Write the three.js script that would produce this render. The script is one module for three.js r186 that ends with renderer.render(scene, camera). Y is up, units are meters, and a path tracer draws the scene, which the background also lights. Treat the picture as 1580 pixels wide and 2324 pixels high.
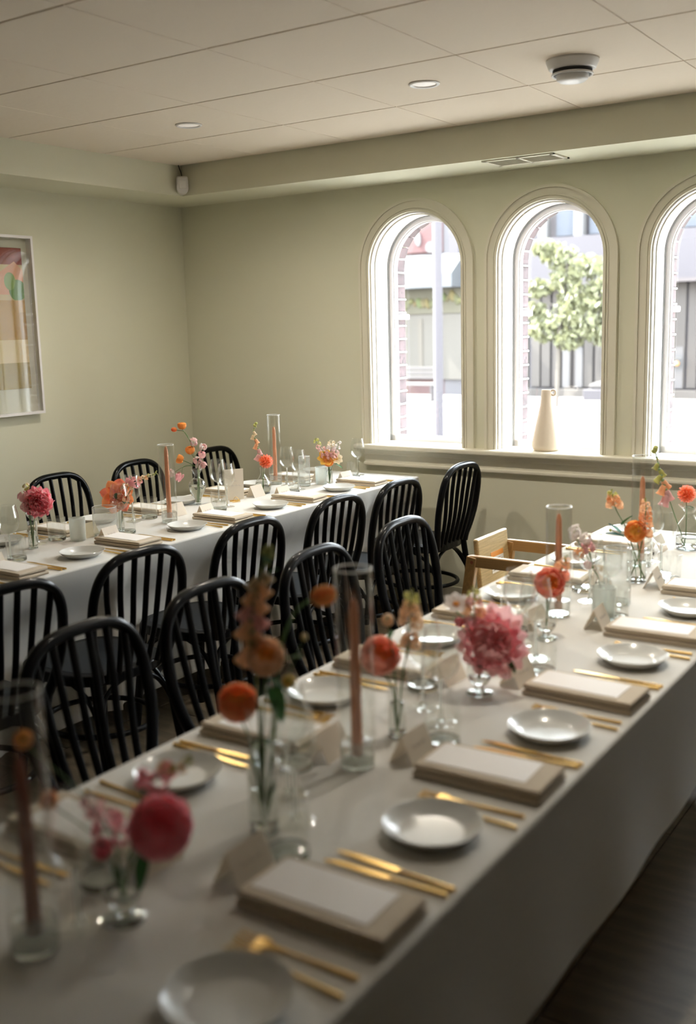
import * as THREE from 'three';
import { RoundedBoxGeometry } from 'three/addons/geometries/RoundedBoxGeometry.js';
import { mergeGeometries } from 'three/addons/utils/BufferGeometryUtils.js';

// ---------------------------------------------------------------- camera, sky, sun, exposure
const scene = new THREE.Scene();
const W = 1580, H = 2324, FOCAL = 2347.64;
const camera = new THREE.PerspectiveCamera(2 * Math.atan(H / 2 / FOCAL) * 180 / Math.PI, W / H, 0.05, 200);
camera.position.set(4.5727, 1.579, 5.0061);
const rad = (d) => d * Math.PI / 180;
camera.rotation.set(rad(-10.253), rad(33.97), rad(-1.496), 'YXZ');
camera.focus = 4.7;
camera.userData.fStop = 2.0;
camera.updateMatrixWorld(true);

const renderer = new THREE.WebGLRenderer({ antialias: true });
renderer.toneMapping = THREE.LinearToneMapping;
renderer.toneMappingExposure = 1.1;
renderer.shadowMap.enabled = true;

{ // hazy bright day: white near the horizon, pale blue above
  const w = 128, h = 64, data = new Float32Array(w * h * 4);
  for (let j = 0; j < h; j++) for (let i = 0; i < w; i++) {
    const up = ((j + 0.5) / h - 0.5) * Math.PI, t = Math.max(0, Math.sin(up)), k = (j * w + i) * 4;
    const a = Math.pow(1 - t, 2.2);
    data[k] = 0.8 + 0.2 * a; data[k + 1] = 0.88 + 0.11 * a; data[k + 2] = 1; data[k + 3] = 1;
  }
  const sky = new THREE.DataTexture(data, w, h, THREE.RGBAFormat, THREE.FloatType);
  sky.mapping = THREE.EquirectangularReflectionMapping; sky.magFilter = THREE.LinearFilter; sky.needsUpdate = true;
  scene.background = sky;
  scene.backgroundIntensity = 28;
}
const sun = new THREE.DirectionalLight(new THREE.Color(1.0, 0.95, 0.86), 60);
sun.name = 'sun';
sun.position.set(-26, 30, -10.5); sun.target.position.set(0, 0, -14);
sun.castShadow = true;
Object.assign(sun.shadow.camera, { left: -30, right: 30, top: 30, bottom: -30, near: 1, far: 90 });
sun.shadow.mapSize.set(4096, 4096);
scene.add(sun, sun.target);

const DOWN = [1, 0.92, 0.78], DOWN_I = 3.9; // the recessed ceiling lights, two of them out of view

// ---------------------------------------------------------------- helpers
let seed = 7;
const rnd = () => { seed = (seed * 1664525 + 1013904223) >>> 0; return seed / 4294967296; };
const rr = (a, b) => a + (b - a) * rnd();
const used = new Map();
const numbered = (n) => { const k = used.get(n) ?? 0; used.set(n, k + 1); return k ? n + '_' + String(k).padStart(3, '0') : n; };
function tag(o, label, category, group) { o.userData = { label, category }; if (group) o.userData.group = group; return o; }
function thing(name, label, category, [x, y, z] = [0, 0, 0], turn = 0, group) {
  const o = new THREE.Group(); o.name = numbered(name); scene.add(o);
  o.position.set(x, y, z); o.rotation.y = turn;
  return tag(o, label, category, group);
}
function obj(name, geo, mat, parent = scene) {
  const m = new THREE.Mesh(Array.isArray(geo) ? (geo.length > 1 ? join(geo) : geo[0]) : geo, mat);
  m.name = parent === scene ? numbered(name) : name; m.castShadow = m.receiveShadow = true; parent.add(m); return m;
}
function sub(name, parent) { const g = new THREE.Group(); g.name = name; parent.add(g); return g; }
function struct(name, geo, mat, parent = scene) { const m = obj(name, geo, mat, parent); if (parent === scene) m.userData.kind = 'structure'; return m; }
function structGroup(name) { const g = new THREE.Group(); g.name = name; g.userData.kind = 'structure'; scene.add(g); return g; }
function dup(root, [x, y, z], turn, label) { const r = root.clone(); r.name = numbered(root.userData.base ?? root.name.replace(/_\d{3}$/, '')); r.userData = { ...root.userData, label }; scene.add(r); r.position.set(x, y, z); r.rotation.set(0, turn, 0); return r; }
function join(list) { return mergeGeometries(list.map((g) => { const n = g.index ? g.toNonIndexed() : g; for (const k of Object.keys(n.attributes)) if (!['position', 'normal', 'uv'].includes(k)) n.deleteAttribute(k); return n; })); }
const bx = (w, h, d, x = 0, y = 0, z = 0) => new THREE.BoxGeometry(w, h, d).translate(x, y, z);
const rb = (w, h, d, r, x = 0, y = 0, z = 0, s = 2) => new RoundedBoxGeometry(w, h, d, s, r).translate(x, y, z);
const box2 = (x0, x1, y0, y1, z0, z1) => bx(x1 - x0, y1 - y0, z1 - z0, (x0 + x1) / 2, (y0 + y1) / 2, (z0 + z1) / 2);
const cyl = (r0, r1, h, n = 24, x = 0, y = 0, z = 0) => new THREE.CylinderGeometry(r1, r0, h, n).translate(x, y + h / 2, z);
const V = (x, y, z) => new THREE.Vector3(x, y, z);
const V2 = (x, y) => new THREE.Vector2(x, y);
const lathe = (pts, n = 32) => new THREE.LatheGeometry(pts.map(([r, y]) => V2(Math.max(r, 0.00001), y)), n);
function smoothProfile(pts, n = 40) { return new THREE.CatmullRomCurve3(pts.map(([r, y]) => V(r, y, 0)), false, 'centripetal').getPoints(n).map((p) => [Math.max(p.x, 0.00001), p.y]); }
function tube(pts, r, n = 24, k = 8, closed = false) { return new THREE.TubeGeometry(new THREE.CatmullRomCurve3(pts.map((p) => p.isVector3 ? p : V(...p)), closed, 'centripetal'), n, r, k, closed); }
function bar(a, b, r0, r1 = r0, k = 10) { // a round bar from a to b, with capped ends
  a = a.isVector3 ? a : V(...a); b = b.isVector3 ? b : V(...b);
  const d = b.clone().sub(a), g = new THREE.CylinderGeometry(r1, r0, d.length(), k).translate(0, d.length() / 2, 0);
  return g.applyQuaternion(new THREE.Quaternion().setFromUnitVectors(V(0, 1, 0), d.normalize())).translate(a.x, a.y, a.z);
}
function extrude(shape, depth, bevel = 0, seg = 16) { return new THREE.ExtrudeGeometry(shape, { depth, bevelEnabled: bevel > 0, bevelThickness: bevel, bevelSize: bevel, bevelSegments: 2, curveSegments: seg }); }
const flat = (g, uvScale = 1) => { // planar uv in metres, from whichever way each face looks
  const n = g.index ? g.toNonIndexed() : g; n.computeVertexNormals(); const p = n.attributes.position, q = n.attributes.normal, uv = new Float32Array(p.count * 2);
  for (let i = 0; i < p.count; i++) { const ax = Math.abs(q.getX(i)), ay = Math.abs(q.getY(i)), az = Math.abs(q.getZ(i)); const [u, v] = ay > ax && ay > az ? [p.getX(i), p.getZ(i)] : ax > az ? [p.getZ(i), p.getY(i)] : [p.getX(i), p.getY(i)]; uv[i * 2] = u * uvScale; uv[i * 2 + 1] = v * uvScale; }
  n.setAttribute('uv', new THREE.BufferAttribute(uv, 2)); return n;
};
const ORD = ['first', 'second', 'third', 'fourth', 'fifth', 'sixth', 'seventh'];

// ---------------------------------------------------------------- materials
const lin = (r, g, b) => new THREE.Color().setRGB(r, g, b);
const std = (c, roughness = 0.8, o = {}) => new THREE.MeshStandardMaterial({ color: c, roughness, metalness: 0, ...o });
const phys = (c, roughness, o = {}) => new THREE.MeshPhysicalMaterial({ color: c, roughness, metalness: 0, ...o });
function noiseTex(size, f, srgb = false) {
  const data = new Uint8Array(size * size * 4);
  for (let y = 0; y < size; y++) for (let x = 0; x < size; x++) { const c = f(x / size, y / size, x, y), k = (y * size + x) * 4; if (typeof c === 'number') data[k] = data[k + 1] = data[k + 2] = c * 255; else { data[k] = c[0] * 255; data[k + 1] = c[1] * 255; data[k + 2] = c[2] * 255; } data[k + 3] = 255; }
  const t = new THREE.DataTexture(data, size, size); t.wrapS = t.wrapT = THREE.RepeatWrapping; t.magFilter = THREE.LinearFilter; t.minFilter = THREE.LinearMipmapLinearFilter; t.generateMipmaps = true; if (srgb) t.colorSpace = THREE.SRGBColorSpace; t.needsUpdate = true; return t;
}
function lattice(n) { const g = new Float32Array(n * n).map(() => rnd()); return (u, v) => { const x = ((u % 1) + 1) % 1 * n, y = ((v % 1) + 1) % 1 * n, i = Math.floor(x), j = Math.floor(y), a = x - i, b = y - j, s = a * a * (3 - 2 * a), t = b * b * (3 - 2 * b), q = (p, r) => g[(p % n) + (r % n) * n]; return (q(i, j) * (1 - s) + q(i + 1, j) * s) * (1 - t) + (q(i, j + 1) * (1 - s) + q(i + 1, j + 1) * s) * t; }; }
const n4 = lattice(4), n16 = lattice(16), n64 = lattice(64);
const linenBump = noiseTex(256, (u, v, x, y) => 0.5 + 0.18 * Math.sin(x * Math.PI / 2) + 0.18 * Math.sin(y * Math.PI / 2) + 0.25 * (n64(u, v) - 0.5));
const wallBump = noiseTex(256, (u, v) => 0.5 + 0.35 * (n64(u, v) - 0.5) + 0.3 * (n16(u, v) - 0.5));
const woodTex = noiseTex(256, (u, v) => { const g = n16(u * 0.25, v * 4) * 0.5 + n64(u * 0.5, v * 4) * 0.3; const k = 0.82 + 0.25 * (g - 0.4); return [k, k * 0.98, k * 0.95]; }, true);
const brickTex = noiseTex(128, (u, v) => { const k = 0.8 + 0.3 * (n16(u, v) - 0.5) + 0.25 * (n64(u, v) - 0.5); return [k, k, k]; }, true);
const concreteTex = noiseTex(256, (u, v) => { const k = 0.86 + 0.14 * (n4(u, v) - 0.5) + 0.16 * (n64(u, v) - 0.5); return [k, k, k]; }, true);

const M = {
  wall: std(lin(0.74, 0.72, 0.565), 0.9, { bumpMap: wallBump, bumpScale: 0.0006 }),
  wallUnseenDark: std(lin(0.1, 0.095, 0.085), 0.9),  // for walls out of view, dark to hold back bounced light
  trim: std(lin(0.77, 0.73, 0.6), 0.55),
  ceil: std(lin(0.84, 0.735, 0.61), 0.95, { bumpMap: wallBump, bumpScale: 0.0008 }),
  white: std(lin(0.84, 0.82, 0.8), 0.5),
  frameWhite: std(lin(0.86, 0.83, 0.82), 0.4),
  floor: std(lin(0.42, 0.33, 0.23), 0.45, { map: woodTex }),
  linen: phys(lin(0.68, 0.665, 0.625), 0.95, { bumpMap: linenBump, bumpScale: 0.0004, sheen: 0.3, sheenColor: lin(1, 1, 1), sheenRoughness: 0.6 }),
  napkin: phys(lin(0.6, 0.515, 0.4), 0.95, { bumpMap: linenBump, bumpScale: 0.0005 }),
  card: phys(lin(0.93, 0.87, 0.78), 0.95, { transmission: 0.45, thickness: 0, ior: 1.2 }),
  paper: std(lin(0.92, 0.89, 0.86), 0.7),
  cardWarm: phys(lin(0.85, 0.76, 0.58), 0.95, { transmission: 0.3, thickness: 0, ior: 1.2 }),
  ink: std(lin(0.5, 0.47, 0.46), 0.8),
  black: phys(lin(0.0025, 0.003, 0.004), 0.4, { specularIntensity: 0.15, clearcoat: 0.28, clearcoatRoughness: 0.14 }),
  seat: phys(lin(0.006, 0.009, 0.013), 0.4, { specularIntensity: 0.3, clearcoat: 0.3, clearcoatRoughness: 0.25 }),
  gold: std(lin(0.86, 0.58, 0.2), 0.25, { metalness: 1 }),
  china: phys(lin(0.72, 0.73, 0.71), 0.25, { specularIntensity: 0.6, clearcoat: 0.35, clearcoatRoughness: 0.08 }),
  glass: phys(lin(0.985, 0.99, 0.985), 0.02, { transmission: 1, thickness: 0, ior: 1.62 }),
  rim: phys(lin(0.95, 0.96, 0.95), 0.25, { transmission: 0.55, thickness: 0, ior: 1.6 }),  // whitened glass, puts the bright glint of the lips into the colour
  glassSolid: phys(lin(0.9, 0.97, 0.965), 0.0, { transmission: 1, thickness: 0.02, ior: 1.48 }),
  frost: phys(lin(0.9, 0.92, 0.9), 0.45, { transmission: 0.85, thickness: 0, ior: 1.4 }),
  ribbed: phys(lin(0.97, 0.975, 0.965), 0.2, { transmission: 0.92, thickness: 0, ior: 1.5 }),
  water: phys(lin(0.96, 0.99, 0.98), 0.0, { transmission: 1, thickness: 0.03, ior: 1.33 }),
  pane: phys(lin(0.95, 0.97, 0.96), 0.0, { transmission: 1, thickness: 0, ior: 1.45 }),
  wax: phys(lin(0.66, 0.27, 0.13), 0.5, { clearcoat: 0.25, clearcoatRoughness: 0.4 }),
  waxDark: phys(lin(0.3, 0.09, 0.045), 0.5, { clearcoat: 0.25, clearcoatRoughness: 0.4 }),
  wick: std(lin(0.5, 0.46, 0.4), 0.9),
  beech: phys(lin(0.62, 0.37, 0.14), 0.4, { map: woodTex, clearcoat: 0.3, clearcoatRoughness: 0.3 }),
  beechPale: phys(lin(0.8, 0.62, 0.33), 0.35, { map: woodTex, clearcoat: 0.4, clearcoatRoughness: 0.25 }),
  ceramic: std(lin(0.8, 0.68, 0.55), 0.75),
  stem: phys(lin(0.12, 0.26, 0.07), 0.6, { transmission: 0.2, thickness: 0 }),
  stemPale: phys(lin(0.3, 0.42, 0.2), 0.6, { transmission: 0.2, thickness: 0 }),
  leaf: phys(lin(0.06, 0.2, 0.06), 0.5, { transmission: 0.25, thickness: 0 }),
  leafBlue: phys(lin(0.1, 0.24, 0.22), 0.5, { transmission: 0.25, thickness: 0 }),
  bud: std(lin(0.4, 0.42, 0.12), 0.7),
  grey: std(lin(0.3, 0.3, 0.3), 0.6), dark: std(lin(0.02, 0.02, 0.02), 0.7), plastic: std(lin(0.8, 0.78, 0.76), 0.4),
  chrome: std(lin(0.7, 0.7, 0.7), 0.15, { metalness: 1 }),
};
const petalMats = new Map();
function petalMat(r, g, b) { const k = [r, g, b].join(); if (!petalMats.has(k)) petalMats.set(k, phys(lin(r, g, b), 0.95, { transmission: 0.5, thickness: 0, ior: 1.25 })); return petalMats.get(k); }

// ---------------------------------------------------------------- room shell
const CEIL = 2.4916, SOF = 2.3265, SX = 0.391, SZ = 0.41, RX = 6.2, RZ = 7.4, WT = 0.35;
const SPRING = 1.882, SILL = 0.905;
const WIN = [[1.682, 0.288], [2.4615, 0.2865], [3.2655, 0.2865], [4.055, 0.2865]];  // last window is out of view, placed to light the room
function archPts(cx, hw, y0, spring, n = 28) {
  const p = [[cx - hw, y0], [cx - hw, spring]];
  for (let i = 1; i < n; i++) { const a = Math.PI - Math.PI * i / n; p.push([cx + hw * Math.cos(a), spring + hw * Math.sin(a)]); }
  p.push([cx + hw, spring], [cx + hw, y0]); return p;
}
const shapeOf = (pts) => new THREE.Shape(pts.map(([x, y]) => V2(x, y)));
const pathOf = (pts) => new THREE.Path(pts.map(([x, y]) => V2(x, y)));
function archBand(cx, hw, off0, off1, y0, z0, z1) { // the strip between two offsets of an arched opening, from z0 to z1
  const outer = archPts(cx, hw + off1, y0, SPRING), inner = archPts(cx, hw + off0, y0, SPRING).reverse();
  return extrude(shapeOf([...outer, ...inner]), z1 - z0, 0, 8).translate(0, 0, z0);
}
{
  const s = shapeOf([[-0.3, -0.1], [RX + 0.3, -0.1], [RX + 0.3, CEIL + 0.3], [-0.3, CEIL + 0.3]]);
  for (const [cx, hw] of WIN) s.holes.push(pathOf(archPts(cx, hw, SILL - 0.02, SPRING).reverse()));
  struct('wall_back', flat(extrude(s, WT).translate(0, 0, -WT)), M.wall);
}
struct('wall_left', flat(box2(-0.3, 0, -0.1, CEIL + 0.3, 0, RZ)), M.wall);
struct('unseen_wall_right', flat(box2(RX, RX + 0.3, -0.1, CEIL + 0.3, 0, RZ)), M.wallUnseenDark);  // out of view, kept dark so the cloth drop stays dim
struct('unseen_wall_front', flat(box2(-0.3, RX + 0.3, -0.1, CEIL + 0.3, RZ, RZ + 0.3)), M.wallUnseenDark);  // out of view, kept dark so the near end stays dim
struct('trim_1', flat(box2(0, RX, SOF, CEIL + 0.02, 0, SZ)), M.wall);
struct('trim_2', flat(box2(0, SX, SOF, CEIL + 0.02, SZ, RZ)), M.wall);
struct('baseboard_back', rb(RX, 0.12, 0.016, 0.004, RX / 2, 0.06, 0.008), M.trim);
struct('baseboard_left', rb(0.016, 0.12, RZ, 0.004, 0.008, 0.06, RZ / 2), M.trim);
{ // ceiling: lay-in tiles 61 cm square, dark reveals along the window wall's direction
  const c = struct('ceiling', box2(SX, RX, CEIL + 0.016, CEIL + 0.25, SZ, RZ), M.ceil);
  const x0 = 0.9537 - 0.61, z0 = 0.9974 - 0.61;
  const gx = 0.0035, gz = 0.0095;
  for (let i = 0; i < 10; i++) for (let j = 0; j < 12; j++) {
    const a = Math.max(SX, x0 + 0.61 * i + gx / 2), b = Math.min(RX, x0 + 0.61 * (i + 1) - gx / 2), e = Math.max(SZ + 0.016, z0 + 0.61 * j + gz / 2), f = Math.min(RZ, z0 + 0.61 * (j + 1) - gz / 2);  // slot beside the window soffit is added to draw its shade line
    if (b - a < 0.02 || f - e < 0.02) continue;
    obj('ceiling_tile', flat(rb(b - a, 0.012, f - e, 0.0015, (a + b) / 2, CEIL + 0.006, (e + f) / 2, 1)), M.ceil, c);
  }
}
{ // floor of wooden boards
  const f = struct('floor', box2(0, RX, -0.1, -0.012, 0, RZ), M.dark);
  const mats = [0.86, 0.95, 1.04, 1.12].map((k) => std(lin(0.25 * k, 0.2 * k, 0.135 * k), 0.5, { map: woodTex, bumpMap: wallBump, bumpScale: 0.0003 }));
  for (let i = 0, x = 0; x < RX - 0.01; i++, x += 0.31) for (let z = -(i % 3) * 0.5; z < RZ; z += 1.5) {
    const z0 = Math.max(0, z), z1 = Math.min(RZ, z + 1.496), x1 = Math.min(RX, x + 0.307);
    if (z1 - z0 > 0.03) obj('floor_board', flat(box2(x, x1, -0.012, 0, z0, z1)), mats[Math.floor(rnd() * 4)], f);
  }
}
// windows: moulded arch casing, deep white lining, sash, pane, brick reveal outside
const brickMats = [0.9, 1, 1.12].map((k) => std(lin(0.09 * k, 0.055 * k, 0.058 * k), 0.9, { map: brickTex }));
const mortar = std(lin(0.3, 0.27, 0.26), 0.9);
WIN.forEach(([cx, hw], i) => {
  const w = structGroup('window_' + (i + 1));
  obj('casing', [archBand(cx, hw, 0.0, 0.07, SILL, 0, 0.012), archBand(cx, hw, 0.056, 0.07, SILL, 0.012, 0.02), archBand(cx, hw, 0.0, 0.012, SILL, 0.012, 0.022), archBand(cx, hw, 0.018, 0.024, SILL, 0.012, 0.017)], M.trim, w);
  obj('lining', archBand(cx, hw, -0.008, 0.0, SILL - 0.02, -0.165, 0.004), M.frameWhite, w);
  obj('stop_bead', archBand(cx, hw, -0.014, -0.008, SILL - 0.02, -0.045, -0.03), M.trim, w);
  obj('sash', [archBand(cx, hw, -0.034, 0.0, SILL - 0.02, -0.235, -0.178), archBand(cx, hw, -0.04, -0.032, SILL - 0.02, -0.205, -0.19), box2(cx - hw, cx + hw, SILL - 0.02, SILL + 0.03, -0.235, -0.178)], M.frameWhite, w);
  obj('gasket', archBand(cx, hw, -0.012, 0, SILL - 0.02, -0.178, -0.165), M.grey, w);
  const p = shapeOf(archPts(cx, hw - 0.03, SILL + 0.025, SPRING));
  obj('pane', extrude(p, 0.004, 0, 16).translate(0, 0, -0.205), M.pane, w);
  const stack = sub('brick_reveal', w);
  for (const s of [-1, 1]) for (let k = 0, y = SILL - 0.02; y < SPRING; y += 0.076, k++) {
    const x = cx + s * (hw - 0.006);
    obj('brick', flat(rb(0.02, 0.063, 0.11, 0.003, x, y + 0.034, -0.295, 1)), brickMats[(k * 7 + i + (s > 0 ? 1 : 0)) % 3], stack);
    obj('mortar_joint', rb(0.03, 0.011, 0.112, 0.004, x - s * 0.002, y + 0.071, -0.296, 1), mortar, stack);
  }
  for (let k = 0, n = 13; k < n; k++) { // bricks round the arch
    const a = Math.PI * (k + 0.5) / n, r = hw - 0.006, g = flat(rb(0.02, 0.0605, 0.11, 0.003, 0, 0, 0, 1)).rotateZ(a).translate(cx + r * Math.cos(a), SPRING + r * Math.sin(a), -0.295);
    obj('brick', g, brickMats[(k + i) % 3], stack);
  }
  obj('stone_block', rb(0.05, 0.03, 0.1, 0.006, cx - hw + 0.012, 1.615, -0.315), M.white, w);
  obj('outer_sill', rb(2 * hw + 0.1, 0.05, 0.16, 0.006, cx, SILL - 0.045, -0.33), M.white, w);
});
struct('sill', [rb(RX - 1.29, 0.032, 0.25, 0.012, (RX + 1.29) / 2, SILL - 0.016, -0.055), bx(RX - 1.33, 0.016, 0.05, (RX + 1.33) / 2, SILL - 0.038, 0.025)], M.trim);
struct('trim_3', [box2(1.34, RX, 0.785, SILL - 0.04, 0, 0.016), rb(RX - 1.335, 0.022, 0.03, 0.008, (RX + 1.335) / 2, 0.79, 0.014), rb(RX - 1.335, 0.02, 0.04, 0.008, (RX + 1.335) / 2, SILL - 0.052, 0.018)], M.trim);

// ---------------------------------------------------------------- the street outside
const GY = -0.8;
{
  struct('street', flat(box2(-60, 50, GY - 0.4, GY, -20, -4.2), 0.4), std(lin(0.17, 0.162, 0.158), 0.95, { map: concreteTex }));
  struct('pavement', flat(box2(-60, 50, GY - 0.4, GY + 0.12, -4.2, -0.36), 0.4), std(lin(0.24, 0.225, 0.21), 0.95, { map: concreteTex }));
  struct('pavement_far', flat(box2(-60, 50, GY - 0.4, GY + 0.12, -24, -20), 0.4), std(lin(0.2, 0.19, 0.185), 0.95, { map: concreteTex }));
  struct('kerb', rb(110, 0.2, 0.16, 0.02, -5, GY + 0.06, -20), std(lin(0.2, 0.19, 0.2), 0.9));
  const line = std(lin(0.22, 0.21, 0.21), 0.9);
  struct('road_line', box2(-60, 50, GY, GY + 0.006, -14.9, -14.7), line);
  // grey shop straight across
  const pale = std(lin(0.05, 0.046, 0.046), 0.8), gy = std(lin(0.034, 0.030, 0.034), 0.9), glassy = std(lin(0.036, 0.04, 0.05), 0.8), slat = std(lin(0.033, 0.028, 0.025), 0.9), slat2 = std(lin(0.04, 0.034, 0.03), 0.9), post = std(lin(0.048, 0.045, 0.045), 0.8);
  const Z = -24;
  const a = thing('shop_building', 'grey shop with flat fascia and slatted front across the street behind the tree', 'building', [0, 0, 0]);
  obj('wall', box2(-8.4, 14, GY, 6.4, Z - 6, Z - 0.3), gy, a);
  obj('fascia', box2(-8.4, 14, 2.6, 3.9, Z - 0.3, Z + 0.15), gy, a);
  obj('cornice', box2(-8.4, 14, 2.5, 2.6, Z - 0.3, Z + 0.22), std(lin(0.04, 0.032, 0.032), 0.8), a);
  for (const [x0, x1] of [[-7.55, -6.95], [-6.55, -4.3], [-3.9, -1.5]]) obj('upper_window', box2(x0, x1, 3.95, 6.4, Z - 0.3, Z - 0.2), glassy, a);
  for (const x of [-7.86, -6.77, -4.1]) obj('pilaster', rb(0.3, 3.0, 0.3, 0.05, x, 5.05, Z - 0.05), post, a);
  for (let k = 0, x = -8.3; x < -1.5; k++, x += 0.33) obj('slat', rb(0.27, 2.9, 0.1, 0.015, x + 0.13, 1.05, Z - 0.24 + 0.02 * (k % 2)), k % 3 ? slat : slat2, a);
  for (const x of [-7.3, -6.9, -6.1, -5.2, -4.0]) obj('window_pane', box2(x, x + 0.22, -0.4, 0.75, Z - 0.2, Z - 0.15), pale, a);
  obj('plinth', box2(-8.4, 14, GY, GY + 0.35, Z - 0.3, Z + 0.05), slat, a);
  const lamp = thing('wall_lamp', 'small warm wall lamp glowing beside the shop front across the street', 'lamp', [-3.85, 0.3, Z + 0.03]);
  obj('backplate', rb(0.16, 0.3, 0.04, 0.01, 0, 0, 0), M.dark, lamp);
  obj('globe', new THREE.SphereGeometry(0.075, 16, 12).translate(0, 0, 0.12), std(lin(0.05, 0.02, 0.005), 0.4, { emissive: lin(1, 0.58, 0.22), emissiveIntensity: 0.9 }), lamp);
  const pl = new THREE.PointLight(new THREE.Color(1, 0.7, 0.4), 1.5); pl.name = 'wall_lamp_bulb'; pl.position.set(-3.85, 0.3, Z + 0.32); pl.castShadow = true; scene.add(pl);
  // red shop with white awning to its side
  const b = thing('brick_shop', 'red fronted shop with white sign patches and pale awning across the street', 'building', [0, 0, 0]);
  obj('wall', box2(-22, -11.3, GY, 6.6, Z - 6, Z - 0.3), std(lin(0.03, 0.0125, 0.012), 0.85), b);
  obj('side_wall', box2(-11.3, -8.45, GY, 6.6, Z - 6, Z - 0.25), std(lin(0.038, 0.035, 0.038), 0.85), b);
  obj('sign_panel', rb(2.9, 2.9, 0.12, 0.02, -12.75, 5.2, Z - 0.26), std(lin(0.034, 0.009, 0.009), 0.8), b);
  for (const [x, y, w, h, t] of [[-12.17, 4.2, 0.22, 0.5, 0.15], [-11.72, 3.9, 0.34, 0.34, -0.2]]) obj('sign_emblem', new THREE.CylinderGeometry(0.5, 0.5, 0.05, 14).rotateX(Math.PI / 2).scale(w, h, 1).rotateZ(t).translate(x, y, Z - 0.17), post, b);
  obj('awning', [extrude(shapeOf([[0, 0], [0, 1.05], [0.06, 1.05], [0.95, 0.42], [0.95, 0]]), 2.4).rotateY(-Math.PI / 2).translate(-10.55, 2.64, Z - 0.3)], std(lin(0.04, 0.042, 0.045), 0.8), b);
  obj('side_window', rb(0.34, 0.75, 0.08, 0.02, -10.9, 4.0, Z - 0.22), gy, b);
  obj('shop_window', box2(-12.75, -10.6, 1.85, 2.62, Z - 0.3, Z - 0.2), std(lin(0.032, 0.028, 0.016), 0.8), b);
  for (let k = 0; k < 14; k++) obj('window_plant', new THREE.IcosahedronGeometry(1, 1).scale(rr(0.05, 0.13), rr(0.08, 0.2), 0.06).rotateZ(rr(-0.6, 0.6)).translate(-12.6 + 0.148 * k, 2.2 + rr(-0.16, 0.22), Z - 0.19), std(lin(0.036 + 0.01 * (k % 3), 0.036 + 0.008 * (k % 2), 0.014), 0.9), b);
  obj('window_board', box2(-12.7, -10.6, -0.2, 1.83, Z - 0.3, Z - 0.18), std(lin(0.041, 0.036, 0.03), 0.85), b);
  for (const x of [-12.2, -11.5]) obj('board_batten', box2(x, x + 0.16, -0.1, 1.7, Z - 0.18, Z - 0.15), std(lin(0.045, 0.038, 0.03), 0.85), b);
  obj('post', rb(0.18, 3.4, 0.18, 0.02, -12.88, 0.95, Z - 0.05), std(lin(0.03, 0.028, 0.031), 0.8), b);
  const be = thing('street_bench', 'slatted street bench with pale seat in front of the red shop', 'bench', [-11.1, GY + 0.12, -21.5]);
  for (let k = 0; k < 3; k++) obj('back_slat', rb(2.2, 0.1, 0.03, 0.01, 0, 0.68 + 0.13 * k, -0.22), std(lin(0.032, 0.027, 0.026), 0.8), be);
  obj('seat', rb(2.3, 0.07, 0.45, 0.015, 0, 0.5, 0), std(lin(0.06, 0.055, 0.052), 0.8), be);
  for (const x of [-0.95, 0.95]) obj('leg', rb(0.08, 0.48, 0.4, 0.01, x, 0.24, 0), std(lin(0.03, 0.025, 0.025), 0.8), be);
  const po = thing('street_pole', 'tall plain grey pole standing in the street outside the first window', 'pole', [-4.78, GY, -12]);
  obj('shaft', cyl(0.09, 0.085, 7, 20), std(lin(0.027, 0.023, 0.027), 0.8), po);
  obj('base_collar', cyl(0.14, 0.11, 0.3, 20), std(lin(0.027, 0.023, 0.027), 0.8), po);
  // tree
  const tr = thing('street_tree', 'young street tree with pale yellow green leaves outside the middle window', 'tree', [-6.0, GY + 0.12, -20.6]);
  const bark = std(lin(0.05, 0.042, 0.034), 0.9);
  obj('trunk', tube([[0, 0, 0], [0.03, 1, 0], [0.08, 2, 0.03], [0.2, 3, 0], [0.3, 3.9, 0]], 0.06, 20, 8), bark, tr);
  const blobs = [[0.05, 3.85, 0.42], [0.75, 3.55, 0.4], [-0.35, 4.05, 0.3], [0.15, 3.25, 0.38], [1.35, 3.2, 0.5], [1.95, 3.5, 0.42], [0.55, 2.9, 0.55], [-0.55, 3.05, 0.3], [1.3, 2.6, 0.6], [2.0, 2.75, 0.5], [0.2, 2.35, 0.5], [0.9, 2.2, 0.55], [1.7, 2.15, 0.5], [-0.4, 2.0, 0.4], [0.3, 1.75, 0.35], [1.25, 1.85, 0.4], [-0.65, 2.5, 0.3]];
  for (const [x, y, r] of blobs.slice(3, 14)) obj('branch', bar([0.12, Math.max(1.6, y - 0.7), 0], [x, y, rr(-0.3, 0.3)], 0.025, 0.008, 6), bark, tr);
  const lg = new THREE.PlaneGeometry(0.13, 0.09, 2, 1); { const p = lg.attributes.position; for (let i = 0; i < p.count; i++) p.setZ(i, -0.4 * p.getX(i) * p.getX(i) * 8 * 0.13); lg.computeVertexNormals(); }
  const N = 3400, im = new THREE.InstancedMesh(lg, phys(lin(0.1, 0.102, 0.042), 0.8, { transmission: 0.4, thickness: 0 }), N), m4 = new THREE.Matrix4(), q = new THREE.Quaternion(), e = new THREE.Euler();
  for (let k = 0; k < N; k++) {
    const [x, y, r] = blobs[Math.floor(rnd() * blobs.length)], th = rr(0, 6.283), c = rr(-1, 1), d = r * Math.pow(rnd(), 0.45), s = Math.sqrt(1 - c * c);
    q.setFromEuler(e.set(rr(-1, 1), rr(0, 6.28), rr(-1, 1)));
    m4.compose(V(x + d * s * Math.cos(th) * 1.1, y + d * c * 0.8, d * s * Math.sin(th)), q, V(1, 1, 1).multiplyScalar(rr(0.7, 1.4)));
    im.setMatrixAt(k, m4);
  }
  im.name = 'foliage'; im.userData.kind = 'stuff'; tr.add(im);
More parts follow.
